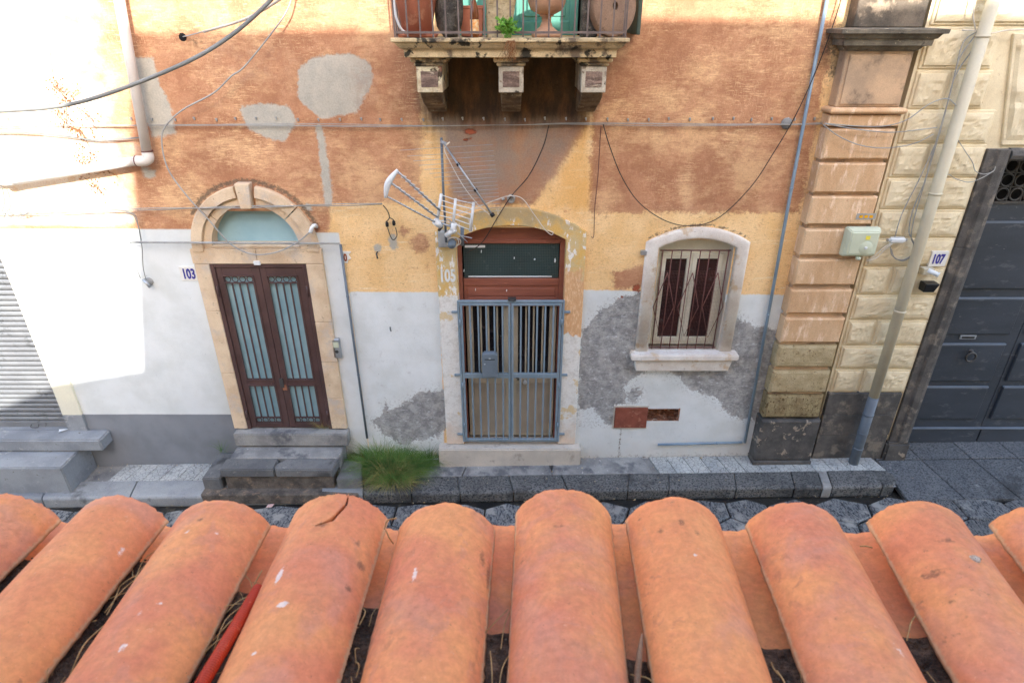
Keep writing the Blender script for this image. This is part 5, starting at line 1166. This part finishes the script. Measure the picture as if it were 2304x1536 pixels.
for e_,r0 in zip(ends,roots):
    e_=Vector(e_); r0=Vector(r0); MB().tube([e_,r0],.011,6).build('boom',m_alu,ua); dd_=(r0-e_); u_=dd_.normalized()
    cr=Vector((.75,-.1,-.28)).normalized()
    m_=MB()
    for i in range(9):
        c_=e_+dd_*(.08+.1*i); h_=.055
        m_.tube([c_-cr*h_,c_+cr*h_],.0045,5)
    m_.build('director_rods',m_wplast,ua)
v=[Vector(x) for x in ends]
m_=MB(); P_=smooth_path([v[0]+Vector((0,-.01,.02)),v[1]+Vector((-.035,-.01,0)),v[2]+Vector((0,-.01,-.02))],6); m_.tube(P_,[.014+.02*math.sin(PI*i/(len(P_)-1)) for i in range(len(P_))],8); m_.build('front_bracket',m_wplast,ua)
ri=[(W(993,436,-.46),W(984,497,-.46)),(W(1025,447,-.46),W(1020,505,-.46)),(W(1066,456,-.52),W(1058,520,-.52))]
for a_,b_ in ri: MB().tube([a_,b_],.016,8).build('reflector_post',m_wplast,ua)
for i in range(6):
    f=.04+.92*i/5; q0,q1,q2=[Vector(a_).lerp(Vector(b_),f) for a_,b_ in ri]; MB().tube([q0,q1],.0055,6).tube([q1,q2],.0055,6).build('reflector_rod',m_wplast,ua)
MB().tube([W(978,497,-.48),W(992,508,-.44)],.04,8).build('junction_head',m_wplast,ua)
MB().tube([W(1022,502,-.46),W(1018,522,-.44)],.035,8).tube([W(1024,516,-.46),W(1004,530,-.42)],.03,8).build('clamp_block',m_wplast,ua)
MB().tube([W(988,500,-.46),W(1020,512,-.46)],.012,8).tube(smooth_path([W(1000,500,-.45),W(1008,494,-.5),W(1016,502,-.46),W(1008,508,-.46)],4),.006,6).build('clamp_bar',m_alu,ua)
MB().tube([W(994,508,-.45),W(988,518,-.4)],.018,8).build('rubber_boot',m_black,ua)
# ================================================================== ON THE BALCONY
def lathe_thing(name,label,cat,c,parts,group=None):
    t=thing(name,label,cat,c,group)
    for nm,prof,mat in parts: MB().lathe(prof,c,28).build(nm,mat,t)
    return t
by=BYF+.28
def bx(px,Y): return W(px,70,Y)[0]
c_=(bx(940,by-.02),by-.02,BF+.03)
lathe_thing('flower_pot','large plain terracotta flower pot on a saucer at the left end of the balcony','flower pot',(c_[0],c_[1],BF+.001),[('saucer',[(0,0),(.18,0),(.20,.03),(.19,.03),(.17,.012),(0,.012)],m_terrapot),('pot_body',[(0,.02),(.135,.02),(.185,.30),(.195,.31),(.195,.38),(.205,.385),(.205,.44),(.17,.44),(.16,.36),(0,.36)],m_terrapot)])
def rock(name,label,cat,c,r,mat,seedv,amp=.18,flat=None):
    bm=bmesh.new(); bmesh.ops.create_icosphere(bm,subdivisions=4,radius=1)
    for v_ in bm.verts:
        p=v_.co.copy(); k_=1+amp*mnoise.noise(p*1.3+Vector((seedv,0,0)))+amp*.35*mnoise.noise(p*5+Vector((seedv,3,0)))+amp*.15*mnoise.noise(p*14)
        v_.co=Vector((p.x*r[0]*k_,p.y*r[1]*k_,p.z*r[2]*k_))
        if flat is not None: v_.co.z=max(v_.co.z,-flat)
    me=bpy.data.meshes.new(name); bm.to_mesh(me); bm.free(); me.polygons.foreach_set('use_smooth',[True]*len(me.polygons)); me.materials.append(mat)
    o=link(name,me,None,c); return tag(o,label,cat)
rock('lava_rock','tall dark pitted lava rock beside the left flower pot','rock',(bx(1012,by+.05),by+.05,BF+.26),(.125,.12,.34),m_bas,2.2,.2,.258)
t=thing('square_planter','small brown clay planter behind the amber bottle','planter',(bx(1064,-.35),-.35,BF))
MB().frust((bx(1040,-.35),bx(1085,-.35),-.45,-.28,BF+.002),(bx(1036,-.35),bx(1090,-.35),-.47,-.26,BF+.24)).build('planter_body',m_terrapot,t,bevel=.006); MB().box(bx(1036,-.35)-.005,bx(1090,-.35)+.005,-.475,-.255,BF+.241,BF+.27).build('planter_rim',m_terrapot,t,bevel=.004)
c_=(bx(1068,by-.12),by-.12,BF+.001)
lathe_thing('bottle','amber plastic bottle with an orange label standing at the railing','bottle',c_,[('bottle_body',[(0,0),(.035,0),(.04,.01),(.04,.19),(.036,.24),(.016,.31),(.014,.36),(0,.36)],m_bottle),('bottle_label',[(.0405,.03),(.0412,.035),(.0412,.145),(.0405,.15)],m_lab)])
# rough cream rock slab
a0_,a1_=bx(1098,by),bx(1160,by); mm=MB(); nu,nv=16,24
gv=[]
for j in range(nv+1):
    for i in range(24):
        ang=2*PI*i/24; z=BF+.001+.7*j/nv; hw=(a1_-a0_)/2*(.86+.22*min(1,j/nv*1.6)); cx_=(a0_+a1_)/2-.02*(1-j/nv)
        sx_=max(-1,min(1,1.35*math.cos(ang))); sy_=max(-1,min(1,1.35*math.sin(ang))); k_=1+.16*mnoise.noise(Vector((math.cos(ang)*1.5,math.sin(ang)*1.5,z*5)))+.06*mnoise.noise(Vector((math.cos(ang)*6,math.sin(ang)*6,z*20)))
        gv.append((cx_+sx_*hw*k_,by+.02+sy_*.10*k_,z))
mm.add(gv,[(j*24+i,j*24+(i+1)%24,(j+1)*24+(i+1)%24,(j+1)*24+i) for j in range(nv) for i in range(24)],True); mm.f.append(tuple(nv*24+i for i in range(24))); mm.sm.append(False)
mm.build('carved_stone',m_rockc,None,label='rough cream coloured stone block behind the green weed on the balcony',cat='stone block')
rock('plastic_sheet','crumpled grey plastic sheet stuffed beside the cream stone block','plastic sheet',(bx(1172,by),by+.03,BF+.50),(.06,.05,.13),m_bag,5.1,.6)
rock('plastic_sheet','crumpled white plastic film above the amber bottle','plastic sheet',(bx(1070,by-.02),by-.02,BF+.47),(.07,.04,.09),m_bag,9.1,.7)
c_=(bx(1229,by),by,BF+.001)
lathe_thing('garden_urn','footed terracotta urn with a moulded band on the balcony','urn',c_,[('urn_foot',[(0,0),(.135,0),(.14,.03),(.12,.045),(.06,.09),(.045,.13),(.045,.17),(.07,.185),(.07,.195),(0,.195)],m_urn),('urn_bowl',[(0,.19),(.08,.195),(.15,.23),(.175,.29),(.18,.36),(.178,.47),(.19,.50),(.19,.52),(.17,.52),(.165,.4),(0,.38)],m_urn),('urn_band',[(.179,.41),(.186,.415),(.186,.44),(.179,.445)],m_urn)])
# dark stone pier
mm=MB().box(bx(1310,by+.05)-.02,bx(1342,by+.05),by-.02,by+.12,BF+.001,BF+.75); mm.build('stone_post',m_bas,None,bevel=.01,label='dark soot stained stone post between the urn and the millstone',cat='stone post')
# millstone leaning
c_=(bx(1375,by+.0),by+.0,BF+.262); bm=MB(); pr_=[(.035,.06),(.25,.06),(.262,.05),(.262,-.05),(.25,-.06),(.035,-.06),(.035,.06)]
bm.lathe(pr_,(0,0,0),40,'y'); t_=math.radians(9)
bm.v=[(c_[0]+(x*math.cos(.35)-y*math.sin(.35))*.86,c_[1]+x*math.sin(.35)+y*math.cos(.35)+z*.15,c_[2]+z) for x,y,z in bm.v]
ms=bm.build('millstone',m_mill,None,label='round brown millstone with a centre hole leaning at the right end of the balcony',cat='millstone')
# white hose on left corner
cable('white hose curving down inside the left corner of the balcony railing',[[W and (884,-30,BYF+.12),(888,20,BYF+.12),(893,45,BYF+.12),(905,68,BYF+.14),(925,77,BYF+.2),(960,78,BYF+.25)]],-.7,.012,m_wplast,'hose','hose')
# weed on balcony edge
def leafy(name,label,c,n,rad,h,mat,stem,leaf=.018,droop=0,seed=1):
    rnd=random.Random(seed); t=thing(name,label,'weed',c); ms_=MB(); ml=MB()
    for i in range(n):
        a=rnd.uniform(0,2*PI); rr=rad*rnd.random()**.5; hh=h*rnd.uniform(.4,1)*(1-.5*rr/rad)
        base=Vector(c)+Vector((rnd.uniform(-.03,.03),rnd.uniform(-.02,.02),0)); tip=Vector(c)+Vector((rr*math.cos(a),rr*math.sin(a)*.5,hh-droop))
        md=base.lerp(tip,.5)+Vector((0,0,.04)); P_=smooth_path([base,md,tip],4); ms_.tube(P_,.0025,4,False)
        for q_ in P_[2:]:
            for _ in range(5):
                d_=Vector((rnd.uniform(-1,1),rnd.uniform(-1,.4),rnd.uniform(-.5,1))).normalized()*leaf*rnd.uniform(.7,1.6); u_=d_.orthogonal().normalized()*leaf*.4
                ml.add([q_,q_+d_*.5+u_,q_+d_,q_+d_*.5-u_],[(0,1,2,3)])
    ms_.build('stem',stem,t)
    o=ml.build('foliage',mat,t,fix=False); o['kind']='stuff'; return t
leafy('balcony_weed','bright green leafy weed sprouting at the balcony edge in front of the cream stone',(W(1142,84,BYF-.0)[0],BYF+.01,BF+.0),26,.13,.26,m_leaf,m_leaf,.022,0,3)
# dry roots hanging
mm=MB()
for i in range(40):
    x0_=W(1150,95,BYF)[0]+random.uniform(-.04,.04); P_=[Vector((x0_,BYF-.01,BF-.02))]
    for k_ in range(4): P_.append(P_[-1]+Vector((random.uniform(-.035,.035),random.uniform(-.012,.008),-random.uniform(.02,.055))))
    mm.tube(smooth_path(P_,2),.0016,4,False)
mm.build('dry_roots',m_vine,None,label='tuft of dry roots hanging over the middle of the balcony slab',cat='roots')
# ================================================================== PLANTS
def blades(name,label,cat,c,n,rx_,ry_,L_,mat,seed,out=1.0,w=.003,kind=None,lean=(0,0)):
    rnd=random.Random(seed); mm=MB()
    for i in range(n):
        a=rnd.uniform(0,2*PI); r=rnd.random()**.6; bx0=c[0]+rx_*r*math.cos(a)*.6; by0=c[1]+ry_*r*math.sin(a)*.6
        l=L_*rnd.uniform(.35,1.1); dx=math.cos(a)*r*out+rnd.uniform(-.35,.35)+lean[0]; dy=math.sin(a)*r*out*.8+rnd.uniform(-.3,.2)+lean[1]
        p=Vector((bx0,min(by0,-.015),c[2])); vdir=Vector((dx*.5,dy*.5,1)).normalized(); pr=[]
        ww=Vector((-vdir.y,vdir.x,0)); ww=(ww.normalized() if ww.length>1e-3 else Vector((1,0,0)))*w*rnd.uniform(.6,1.3)
        for s_ in range(6):
            pr.append(p.copy()); vdir=(vdir+Vector((dx*.14,dy*.14,-.24*rnd.uniform(.6,1.4)))).normalized(); p=p+vdir*(l/5)
            if p.y>-.01: p.y=-.01
        vs=[]
        for k_,q_ in enumerate(pr): f=1-k_/5.2; vs+= [q_-ww*f,q_+ww*f]
        mm.add(vs,[(2*k_,2*k_+1,2*k_+3,2*k_+2) for k_ in range(5)])
    return mm.build(name,mat,None,label=label,cat=cat,fix=False,kind=kind)
gt_=thing('grass_clump','bushy clump of long green grass growing at the wall foot beside the basalt steps','grass clump',(-1.75,-.2,0))
for (px_,py_,n,rx_,L_,mt,sd_) in ((858,1060,1300,.30,.56,m_grass,1),(905,1060,1200,.30,.50,m_grass,2),(935,1050,420,.3,.38,m_grass,9),(882,1082,620,.44,.40,m_grassd,3),(820,1030,120,.3,.5,m_grassd,10),(965,1035,170,.3,.42,m_grass,5),(845,1040,300,.26,.58,m_grass,6),(880,1045,260,.3,.50,m_grassd,8)):
    a=G(px_,py_,.0); o=blades('grass_blades','x','x',(a[0],a[1],gz(a[0])+.0),n,rx_,.16,L_,mt,sd_,1.35,.0036)
    del o['label'],o['category']; o['kind']='stuff'; w_=o.location.copy(); o.parent=gt_; o.location=w_-gt_.location
for (px_,py_,z_,n,L_,mt,lab) in ((735,945,.56,70,.22,m_grassd,'wispy dry grass tuft on the sill of the brown door'),(500,1015,.20,26,.25,m_grass,'thin sprig of grass on the left cheek of the basalt steps'),(770,990,.33,70,.22,m_grassd,'small dry grass tuft at the right end of the door sill')):
    a=G(px_,py_,z_); o=blades('grass_tuft',lab,'grass tuft',(a[0],min(a[1],-.03),z_),n,.1,.06,L_,mt,hash(lab)%97 if False else int(px_),1.2,.0025)
# dry vine on the sunny wall
vn=thing('dry_vine','dry brown climbing vine clinging to the sunlit left wall','vine',W(180,420))
m_=MB(); ml=MB(); rnd=random.Random(11)
paths=[[(113,118),(118,160),(125,190),(145,220),(150,245),(152,280),(180,300),(186,340),(186,370)],[(140,215),(160,215),(170,205)],[(130,245),(140,270),(160,285),(185,300),(205,345),(200,370)],[(180,245),(205,265),(216,290)],[(185,370),(215,390),(240,385),(262,395)],[(190,400),(215,420),(235,440)],[(120,195),(135,195)]]
for p in paths:
    P_=smooth_path(pw([(x,y) for x,y in p],-.03),5); m_.tube(P_,.0035,4,False)
    for q_ in P_[8 if len(p)>6 else 0:]:
        if rnd.random()<.8:
            for _ in range(rnd.randint(1,5)):
                d_=Vector((rnd.uniform(-1,1),rnd.uniform(-.8,0),rnd.uniform(-1,1))).normalized()*.03; b_=q_+Vector((rnd.gauss(0,.06),-rnd.random()*.03,rnd.gauss(0,.05))); u_=d_.orthogonal().normalized()*.01
                ml.add([b_,b_+d_*.5+u_,b_+d_,b_+d_*.5-u_],[(0,1,2,3)])
m_.build('vine_stem',m_vine,vn); ml.build('vine_leaves',m_vine,vn,fix=False)['kind']='stuff'
# fine debris on pavement and street
mm=MB(); rnd=random.Random(21)
for i in range(420):
    x=rnd.uniform(-6,5.5); y=rnd.choice([rnd.uniform(-.07,-.01),rnd.uniform(-.36,-.02),rnd.uniform(-.68,-.4),rnd.uniform(-.78,-.71),rnd.uniform(-1.4,-.8)])
    if -4.1<x<-2.0 and y>-.72: continue
    z=gz(x)+(.006 if y>-.70 else RZ+.004)+.004; s_=rnd.uniform(.004,.013)*(1 if rnd.random()<.9 else 2)
    v=[(x+rnd.uniform(-s_,s_),y+rnd.uniform(-s_,s_),z+rnd.uniform(-.2,.6)*s_) for _ in range(4)]
    mm.add(v,[(0,1,2),(0,2,3),(0,3,1),(1,3,2)])
mm.build('street_debris',m_rockc,None,label='crumbs of plaster and grit scattered along the pavement and gutter',cat='debris',kind='stuff')
# litter in the gutter
a=G(608,1141,RZ+gz(-3)); lt=MB().add([(a[0]-.05,a[1]-.02,a[2]+.012),(a[0]+.035,a[1]-.03,a[2]+.03),(a[0]+.05,a[1]+.04,a[2]+.025),(a[0]-.04,a[1]+.04,a[2]+.012),(a[0]-.05,a[1]-.02,a[2]+.018),(a[0]+.035,a[1]-.03,a[2]+.036),(a[0]+.05,a[1]+.04,a[2]+.031),(a[0]-.04,a[1]+.04,a[2]+.018)],[(0,3,2,1),(4,5,6,7),(0,1,5,4),(1,2,6,5),(2,3,7,6),(3,0,4,7)]).build('litter_packet',m_litter,None,label='crushed printed packet lying in the gutter below the basalt steps',cat='litter')
a=W(145,963,-.02); MB().add([(a[0]-.07,-.03,.535),(a[0]+.07,-.02,.535),(a[0]-.03,-.10,.54),(a[0]-.07,-.03,.539),(a[0]+.07,-.02,.539),(a[0]-.03,-.10,.544)],[(0,2,1),(3,4,5),(0,1,4,3),(1,2,5,4),(2,0,3,5)]).build('paper_scrap',m_wplast,None,label='torn white paper scrap lying on the grey shutter sill',cat='paper')
# ================================================================== NEAR HOUSE: tiled eave in the foreground, walls behind the camera
near=thing('near_house','house with the terracotta tiled eave in the foreground','house',(0,-8,0))
SL=math.tan(math.radians(4)); ZF=4.80; YFAR=-6.42
def pz(y): return ZF-(y-YFAR)*SL
def T(px,py,h=0.0):
    u=(px-1152)/FL; v=(py-768)/FL; dy=CS-v*SN; dz=-SN-v*CS
    t=(ZF+h-(CY-YFAR)*SL-CZ)/(dz+SL*dy); return Vector((t*u,CY+t*dy,CZ+t*dz))
deck=MB().box(-3.2,3.2,-8.0,-6.55,ZF-.30,ZF-.12).build('tiled_roof',m_deck,near)
far=[-215,30,275,500,765,1006,1267,1514,1785,2063,2345,2600]
fy=[1178,1172,1176,1186,1172,1194,1160,1180,1192,1190,1200,1195]
nearx=[-700,-365,-37,290,628,948,1277,1602,1945,2280,2620,2960]
SPW=[(322,1398,11,8),(368,1373,9,6),(283,1478,9,13),(427,1213,5,5),(492,1214,4,5),(630,1305,9,20),(640,1378,16,9),(575,1483,6,4),(140,1408,9,3),(148,1427,4,7),(268,1230,4,10),(325,1210,3,8),(1561,1266,6,4),(1788,1197,3,3),(2010,1465,13,9),(2025,1478,10,8),(40,1243,16,4),(95,1170,3,10),(1547,1260,5,3),(120,1160,10,3),(935,1306,7,18)]
SPD=[(1566,1211,6,5),(1530,1190,9,7),(1485,1201,6,5),(1440,1155,4,3),(2125,1228,20,5),(2079,1241,7,3),(2082,1284,4,3),(2160,1305,5,5),(2160,1328,5,4),(2140,1352,5,4),(2082,1322,4,3),(2175,1392,5,4),(2105,1290,26,8),(852,1228,12,9),(808,1252,9,8),(805,1215,5,5),(782,1310,6,6),(1100,1262,6,26),(1255,1196,16,3),(725,1195,14,5),(980,1232,9,3),(1877,1398,5,4),(1835,1475,5,4),(212,1165,8,3),(455,1182,7,3),(2280,1235,4,4),(2300,1237,4,4),(1085,1240,5,12)]
def spotval(lst,V,h=.03):
    r=np.full(len(V),-1.0)
    for (px_,py_,a_,b_) in lst:
        c=T(px_,py_,h+.01); s_=abs(T(px_+1,py_,h).x-T(px_,py_,h).x); sy=abs(T(px_,py_+1,h).y-T(px_,py_,h).y)
        ex=V[:,0]-c.x; ey=V[:,1]-c.y
        r=np.maximum(r,(1-np.hypot(ex/(a_*s_),ey/(b_*sy)))*min(a_*s_,b_*sy))
    return r
def barrel(name,c0,c1,wf,wn,h,length,mat,up=1,nu=40,nl=46,crack=None,edge=.0018,seed=0,lift=0,th=.011,tilt=0):
    c0=Vector(c0); c1=Vector(c1); dr=(c1-c0).normalized(); sd_=dr.cross(Vector((0,0,1))).normalized(); nm=sd_.cross(dr); nm=nm if nm.z>0 else -nm
    V=[];ii={}
    am=2*math.atan(h/(wf/2)); 
    for layer in (0,1):
        for j in range(nl+1):
            for i in range(nu+1):
                f=j/nl; wd=(wf+(wn-wf)*f)/2*(1-(layer*th/(wf/2))); hh=(h*(1-.08*f)-(layer*th))
                a=-am+2*am*i/nu; x=wd*math.sin(a)/math.sin(am); z=hh*(math.cos(a)-math.cos(am))/(1-math.cos(am))
                e=min(i,nu-i); en=mnoise.noise(Vector((seed*3.3,j*.9,i*.01)))*edge if e==0 else 0
                ef=(mnoise.noise(Vector((i*.6,seed*7.,0)))*edge*2.6+mnoise.noise(Vector((i*.12,seed*5.,2)))*.004) if j==0 else 0
                en*=1+2.5*max(0,mnoise.noise(Vector((seed*1.7,j*.25,3))))
                und=mnoise.noise(Vector((x*14+seed*9,f*5,layer)))*.0022
                p=c0+dr*(length*f+ef)+sd_*(x+en)+nm*(up*(z+und)+lift+tilt*x*10)
                V.append(p)
    n1=(nu+1)*(nl+1); F=[]
    cs=[]
    for j in range(nl):
        for i in range(nu):
            q_=(j*(nu+1)+i,j*(nu+1)+i+1,(j+1)*(nu+1)+i+1,(j+1)*(nu+1)+i)
            if crack:
                c_=(V[q_[0]]+V[q_[2]])/2; 
                if crack(c_): cs.append((i,j)); continue
            F.append(q_); F.append(tuple(k_+n1 for k_ in q_[::-1]))
    hole=set(cs)
    for (i,j) in hole:
        for (di,dj,e0,e1) in ((-1,0,(0,0),(0,1)),(1,0,(1,1),(1,0)),(0,-1,(1,0),(0,0)),(0,1,(0,1),(1,1))):
            if (i+di,j+dj) not in hole:
                A_=(j+e0[1])*(nu+1)+i+e0[0]; B_=(j+e1[1])*(nu+1)+i+e1[0]; F.append((A_,B_,B_+n1,A_+n1))
    for j in range(nl):
        for i in (0,nu): A_=j*(nu+1)+i; B_=A_+nu+1; F.append((A_,B_,B_+n1,A_+n1) if i else (B_,A_,A_+n1,B_+n1))
    for i in range(nu):
        for j in (0,nl): A_=j*(nu+1)+i; B_=A_+1; F.append((B_,A_,A_+n1,B_+n1) if j else (A_,B_,B_+n1,A_+n1))
    Vn=np.array([tuple(p) for p in V]); c=(Vn.min(0)+Vn.max(0))/2
    me=bpy.data.meshes.new(name); me.from_pydata((Vn-c).tolist(),[],F)
    sm=[True]*len(F); ne=2*nl+2*nu
    for k_ in range(len(F)-ne,len(F)): sm[k_]=False
    me.polygons.foreach_set('use_smooth',sm)
    at=me.attributes.new('spots','FLOAT_COLOR','POINT')
    s0,s1=(spotval([(a,b,c*.75,d*.75) for a,b,c,d in SPW],Vn),spotval([(a,b,c*.8,d*.8) for a,b,c,d in SPD],Vn,.035)) if up>0 else (np.full(len(Vn),-1.),np.full(len(Vn),-1.))
    IJ=np.tile(np.arange(nu+1),(nl+1)*2); e_=np.minimum(IJ,nu-IJ)*(wf/nu); s2=.004-e_ if up>0 else e_*0-1
    at.data.foreach_set('color',np.stack([s0,s1,s2,s2*0],1).astype(np.float32).ravel())
    bm=bmesh.new(); bm.from_mesh(me); bmesh.ops.recalc_face_normals(bm,faces=bm.faces); bm.to_mesh(me); bm.free()
    me.materials.append(mat); return link(name,me,deck,tuple(c))
crk=[T(785,1123,.05),T(781,1140,.05),T(766,1158,.05),T(748,1178,.05),T(728,1192,.045),T(711,1202,.04)]; cwid=[.0004,.0022,.0030,.0042,.0026,.0004]
def crackf(p):
    for k_ in range(len(crk)-1):
        a=crk[k_]; b=crk[k_+1]; ab=Vector((b.x-a.x,b.y-a.y)); ap=Vector((p.x-a.x,p.y-a.y)); t_=max(0,min(1,ap.dot(ab)/ab.length_squared))
        if (ap-ab*t_).length<(cwid[k_]*(1-t_)+cwid[k_+1]*t_)*(1+.35*mnoise.noise(p*300)): return True
    return False
C0=[];C1=[]
tl={3:'clay cover tile splashed with white paint spots',4:'clay cover tile with a long curved crack near its end',9:'clay cover tile speckled with dark lichen'}
for k_ in range(len(far)):
    a=T(far[k_],fy[k_]); b=T(nearx[k_],1536); d_=(b-a); b2=a+d_.normalized()*.50
    C0.append(a); C1.append(b2)
    wf=.172+random.uniform(-.004,.004)
    o=barrel('cover_tile',a,b2,wf,.158,.060,.50,m_tile,1,150 if k_==4 else 44,330 if k_==4 else 50,crackf if k_==4 else None,seed=k_,lift=.0,tilt=random.uniform(-.002,.002))
    if k_ in tl: o['label']=tl[k_]
for k_ in range(len(far)-1):
    a=(C0[k_]+C0[k_+1])/2; b=(C1[k_]+C1[k_+1])/2; d_=(b-a).normalized(); a2=a-d_*.035
    lead=Vector((0,0,-.002)); barrel('pan_tile',a2+lead,b+lead,.165,.185,.050,.53,m_tile,-1,24,30,None,seed=40+k_,lift=.004)
# soil packed between tiles
soil_start=[(0,0),(245,1235),(335,1238),(582,1308),(835,1345),(1110,1405),(1432,1470),(1735,1440),(2048,1415),(2290,1440),(0,0)]
sm_=MB(); st_=MB(); rnd=random.Random(5)
for k_ in range(1,len(far)-2):
    px_,py_=soil_start[k_]; s0=T(px_,py_,-.02); a=(C0[k_]+C0[k_+1])/2; b=(C1[k_]+C1[k_+1])/2; d_=(b-a).normalized(); sd_=d_.cross(Vector((0,0,1))).normalized()
    t0=(s0-a).dot(d_); nl,nu=60,18; gv=[]
    for j in range(nl+1):
        t_=t0+(.50-t0)*j/nl
        for i in range(nu+1):
            x=(i/nu-.5)*.10; ramp_=min(1,j/5.); z=-.048+(.036*ramp_)+ (x/.05)**2*.016*ramp_-.02*(1-ramp_)+mnoise.noise(Vector((x*60,t_*60,k_)))*.005*ramp_+mnoise.noise(Vector((x*200,t_*200,k_)))*.003*ramp_
            tt=t_+(mnoise.noise(Vector((x*70,k_*3.,0)))*.012 if j<3 else 0)
            p=a+d_*tt+sd_*x+Vector((0,0,z)); gv.append(tuple(p))
    sm_.add(gv,[(j*(nu+1)+i,j*(nu+1)+i+1,(j+1)*(nu+1)+i+1,(j+1)*(nu+1)+i) for j in range(nl) for i in range(nu)],True)
    for _ in range(260):
        t_=t0+.03+(.45-t0)*rnd.random(); x=rnd.uniform(-.035,.035); c_=a+d_*t_+sd_*x+Vector((0,0,-.012+(x/.05)**2*.016)); s_=rnd.uniform(.0012,.0042)
        v=[(c_.x+s_*x_,c_.y+s_*y_,c_.z+s_*z_) for x_,y_,z_ in ((1,0,0),(-1,.2,0),(0,1,.1),(.1,-1,0),(0,0,.8),(0,0,-.8))]
        sm_.add(v,[(0,2,4),(2,1,4),(1,3,4),(3,0,4),(2,0,5),(1,2,5),(3,1,5),(0,3,5)])
    for _ in range(26 if k_ in (2,3,4) else 10):
        t_=t0+.01+(.45-t0)*rnd.random(); c_=a+d_*t_+sd_*rnd.uniform(-.03,.03)+Vector((0,0,-.003)); ang=rnd.gauss(0,.45); dd_=d_*math.cos(ang)+sd_*math.sin(ang); l=rnd.uniform(.01,.045)
        st_.tube(smooth_path([c_-dd_*l,c_+sd_*rnd.uniform(-.008,.008)+Vector((0,0,rnd.uniform(.002,.014))),c_+dd_*l],4),rnd.uniform(.0004,.0012),4,False)
sm_.build('gutter_soil',m_soil,None,label='dark crumbly soil packed between the terracotta tiles',cat='soil',kind='stuff')
for (q0,q1,q2) in ((T(865,1190,.03),T(872,1170,.05),T(893,1165,.05)),(T(868,1192,.03),T(876,1210,.02),T(885,1222,0)),(T(2060,1385,.0),T(2050,1400,.01),T(2040,1440,.0)),(T(1935,1228,0),T(1950,1228,.005),T(1962,1231,.0))):
    st_.tube(smooth_path([q0,q1,q2],4),.0012,4,False)
st_.build('dry_straw',m_straw,None,label='wisps of dry straw and roots lying in the gaps between tiles',cat='straw',kind='stuff')
# orange corrugated conduit between tiles 3 and 4
a=T(583,1322,.01); b=T(455,1536,.02); dd_=(b-a); Ln=dd_.length*1.35; b=a+dd_.normalized()*Ln; n=260
P_=[a.lerp(b,i/n) for i in range(n+1)]; 
MB().tube(P_,[.0088+(.0007 if (i//2)%2 else -.0007) for i in range(n+1)],14).build('corrugated_conduit',m_red,None,label='orange red corrugated conduit lying between two roof tiles',cat='conduit')
P_=[T(1445,1425,.01),T(1438,1480,.012),T(1432,1560,.01)]
MB().tube(smooth_path(P_,5),[.0015+.003*min(1,i/5) for i in range(11)],7).build('twig',m_twig,None,label='bleached brown twig wedged beside a tile in the middle gap',cat='twig')
# snail shell
c_=T(2192,1262,.052); P_=[]
for i in range(40):
    t_=i/39*2.3*2*PI; r=.0075*(1-i/46.); P_.append(c_+Vector((r*math.cos(t_),r*math.sin(t_)*.8,.002+.0045*i/39)))
MB().tube(P_,[.0042*(1-i/48.) for i in range(40)],8).build('snail_shell',m_shell,None,label='tiny white snail shell stuck on the speckled right tile',cat='snail shell')
# near house masonry: eave wall, terrace wall behind the camera, gables that shade the street; plus an added sky blocker
MB().box(-8,8,-8.2,-6.7,-.4,ZF-.31).build('street_wall',m_nearwall,near)
k8=8.3
def back(x,z): return (x+k8*SUNK,z+k8*SUNM)
e0=W(293,62); e1=W(327,832); e2=W(120,866); e3=W(0,912,.09)
poly=[(14,-.3),(14,back(0,W(1500,44)[2])[1]),back(W(1400,44)[0],W(1500,44)[2]),back(W(900,66)[0],W(880,66)[2]),back(e0[0],W(400,72)[2]),back(e1[0],e1[2]),back(e2[0],e2[2]),(back(e3[0],0)[0],back(0,e3[2]+.0)[1]),(-9.5,back(0,e3[2]-.5)[1]),(-9.5,-.3)]
MB().prism(poly,-8.9,-8.3).build('upper_wall',m_nearwall,near)
MB().box(-14,-9.5,-12,-8.3,-.3,7.5).build('side_wing',m_nearwall,near)
MB().box(-18,-1.5,-15,-14,-.3,10.0).build('sky_blocker',m_deck,near)  # unseen block added to cut sky light on the left, kept below the sun
print('objects',len(bpy.data.objects))
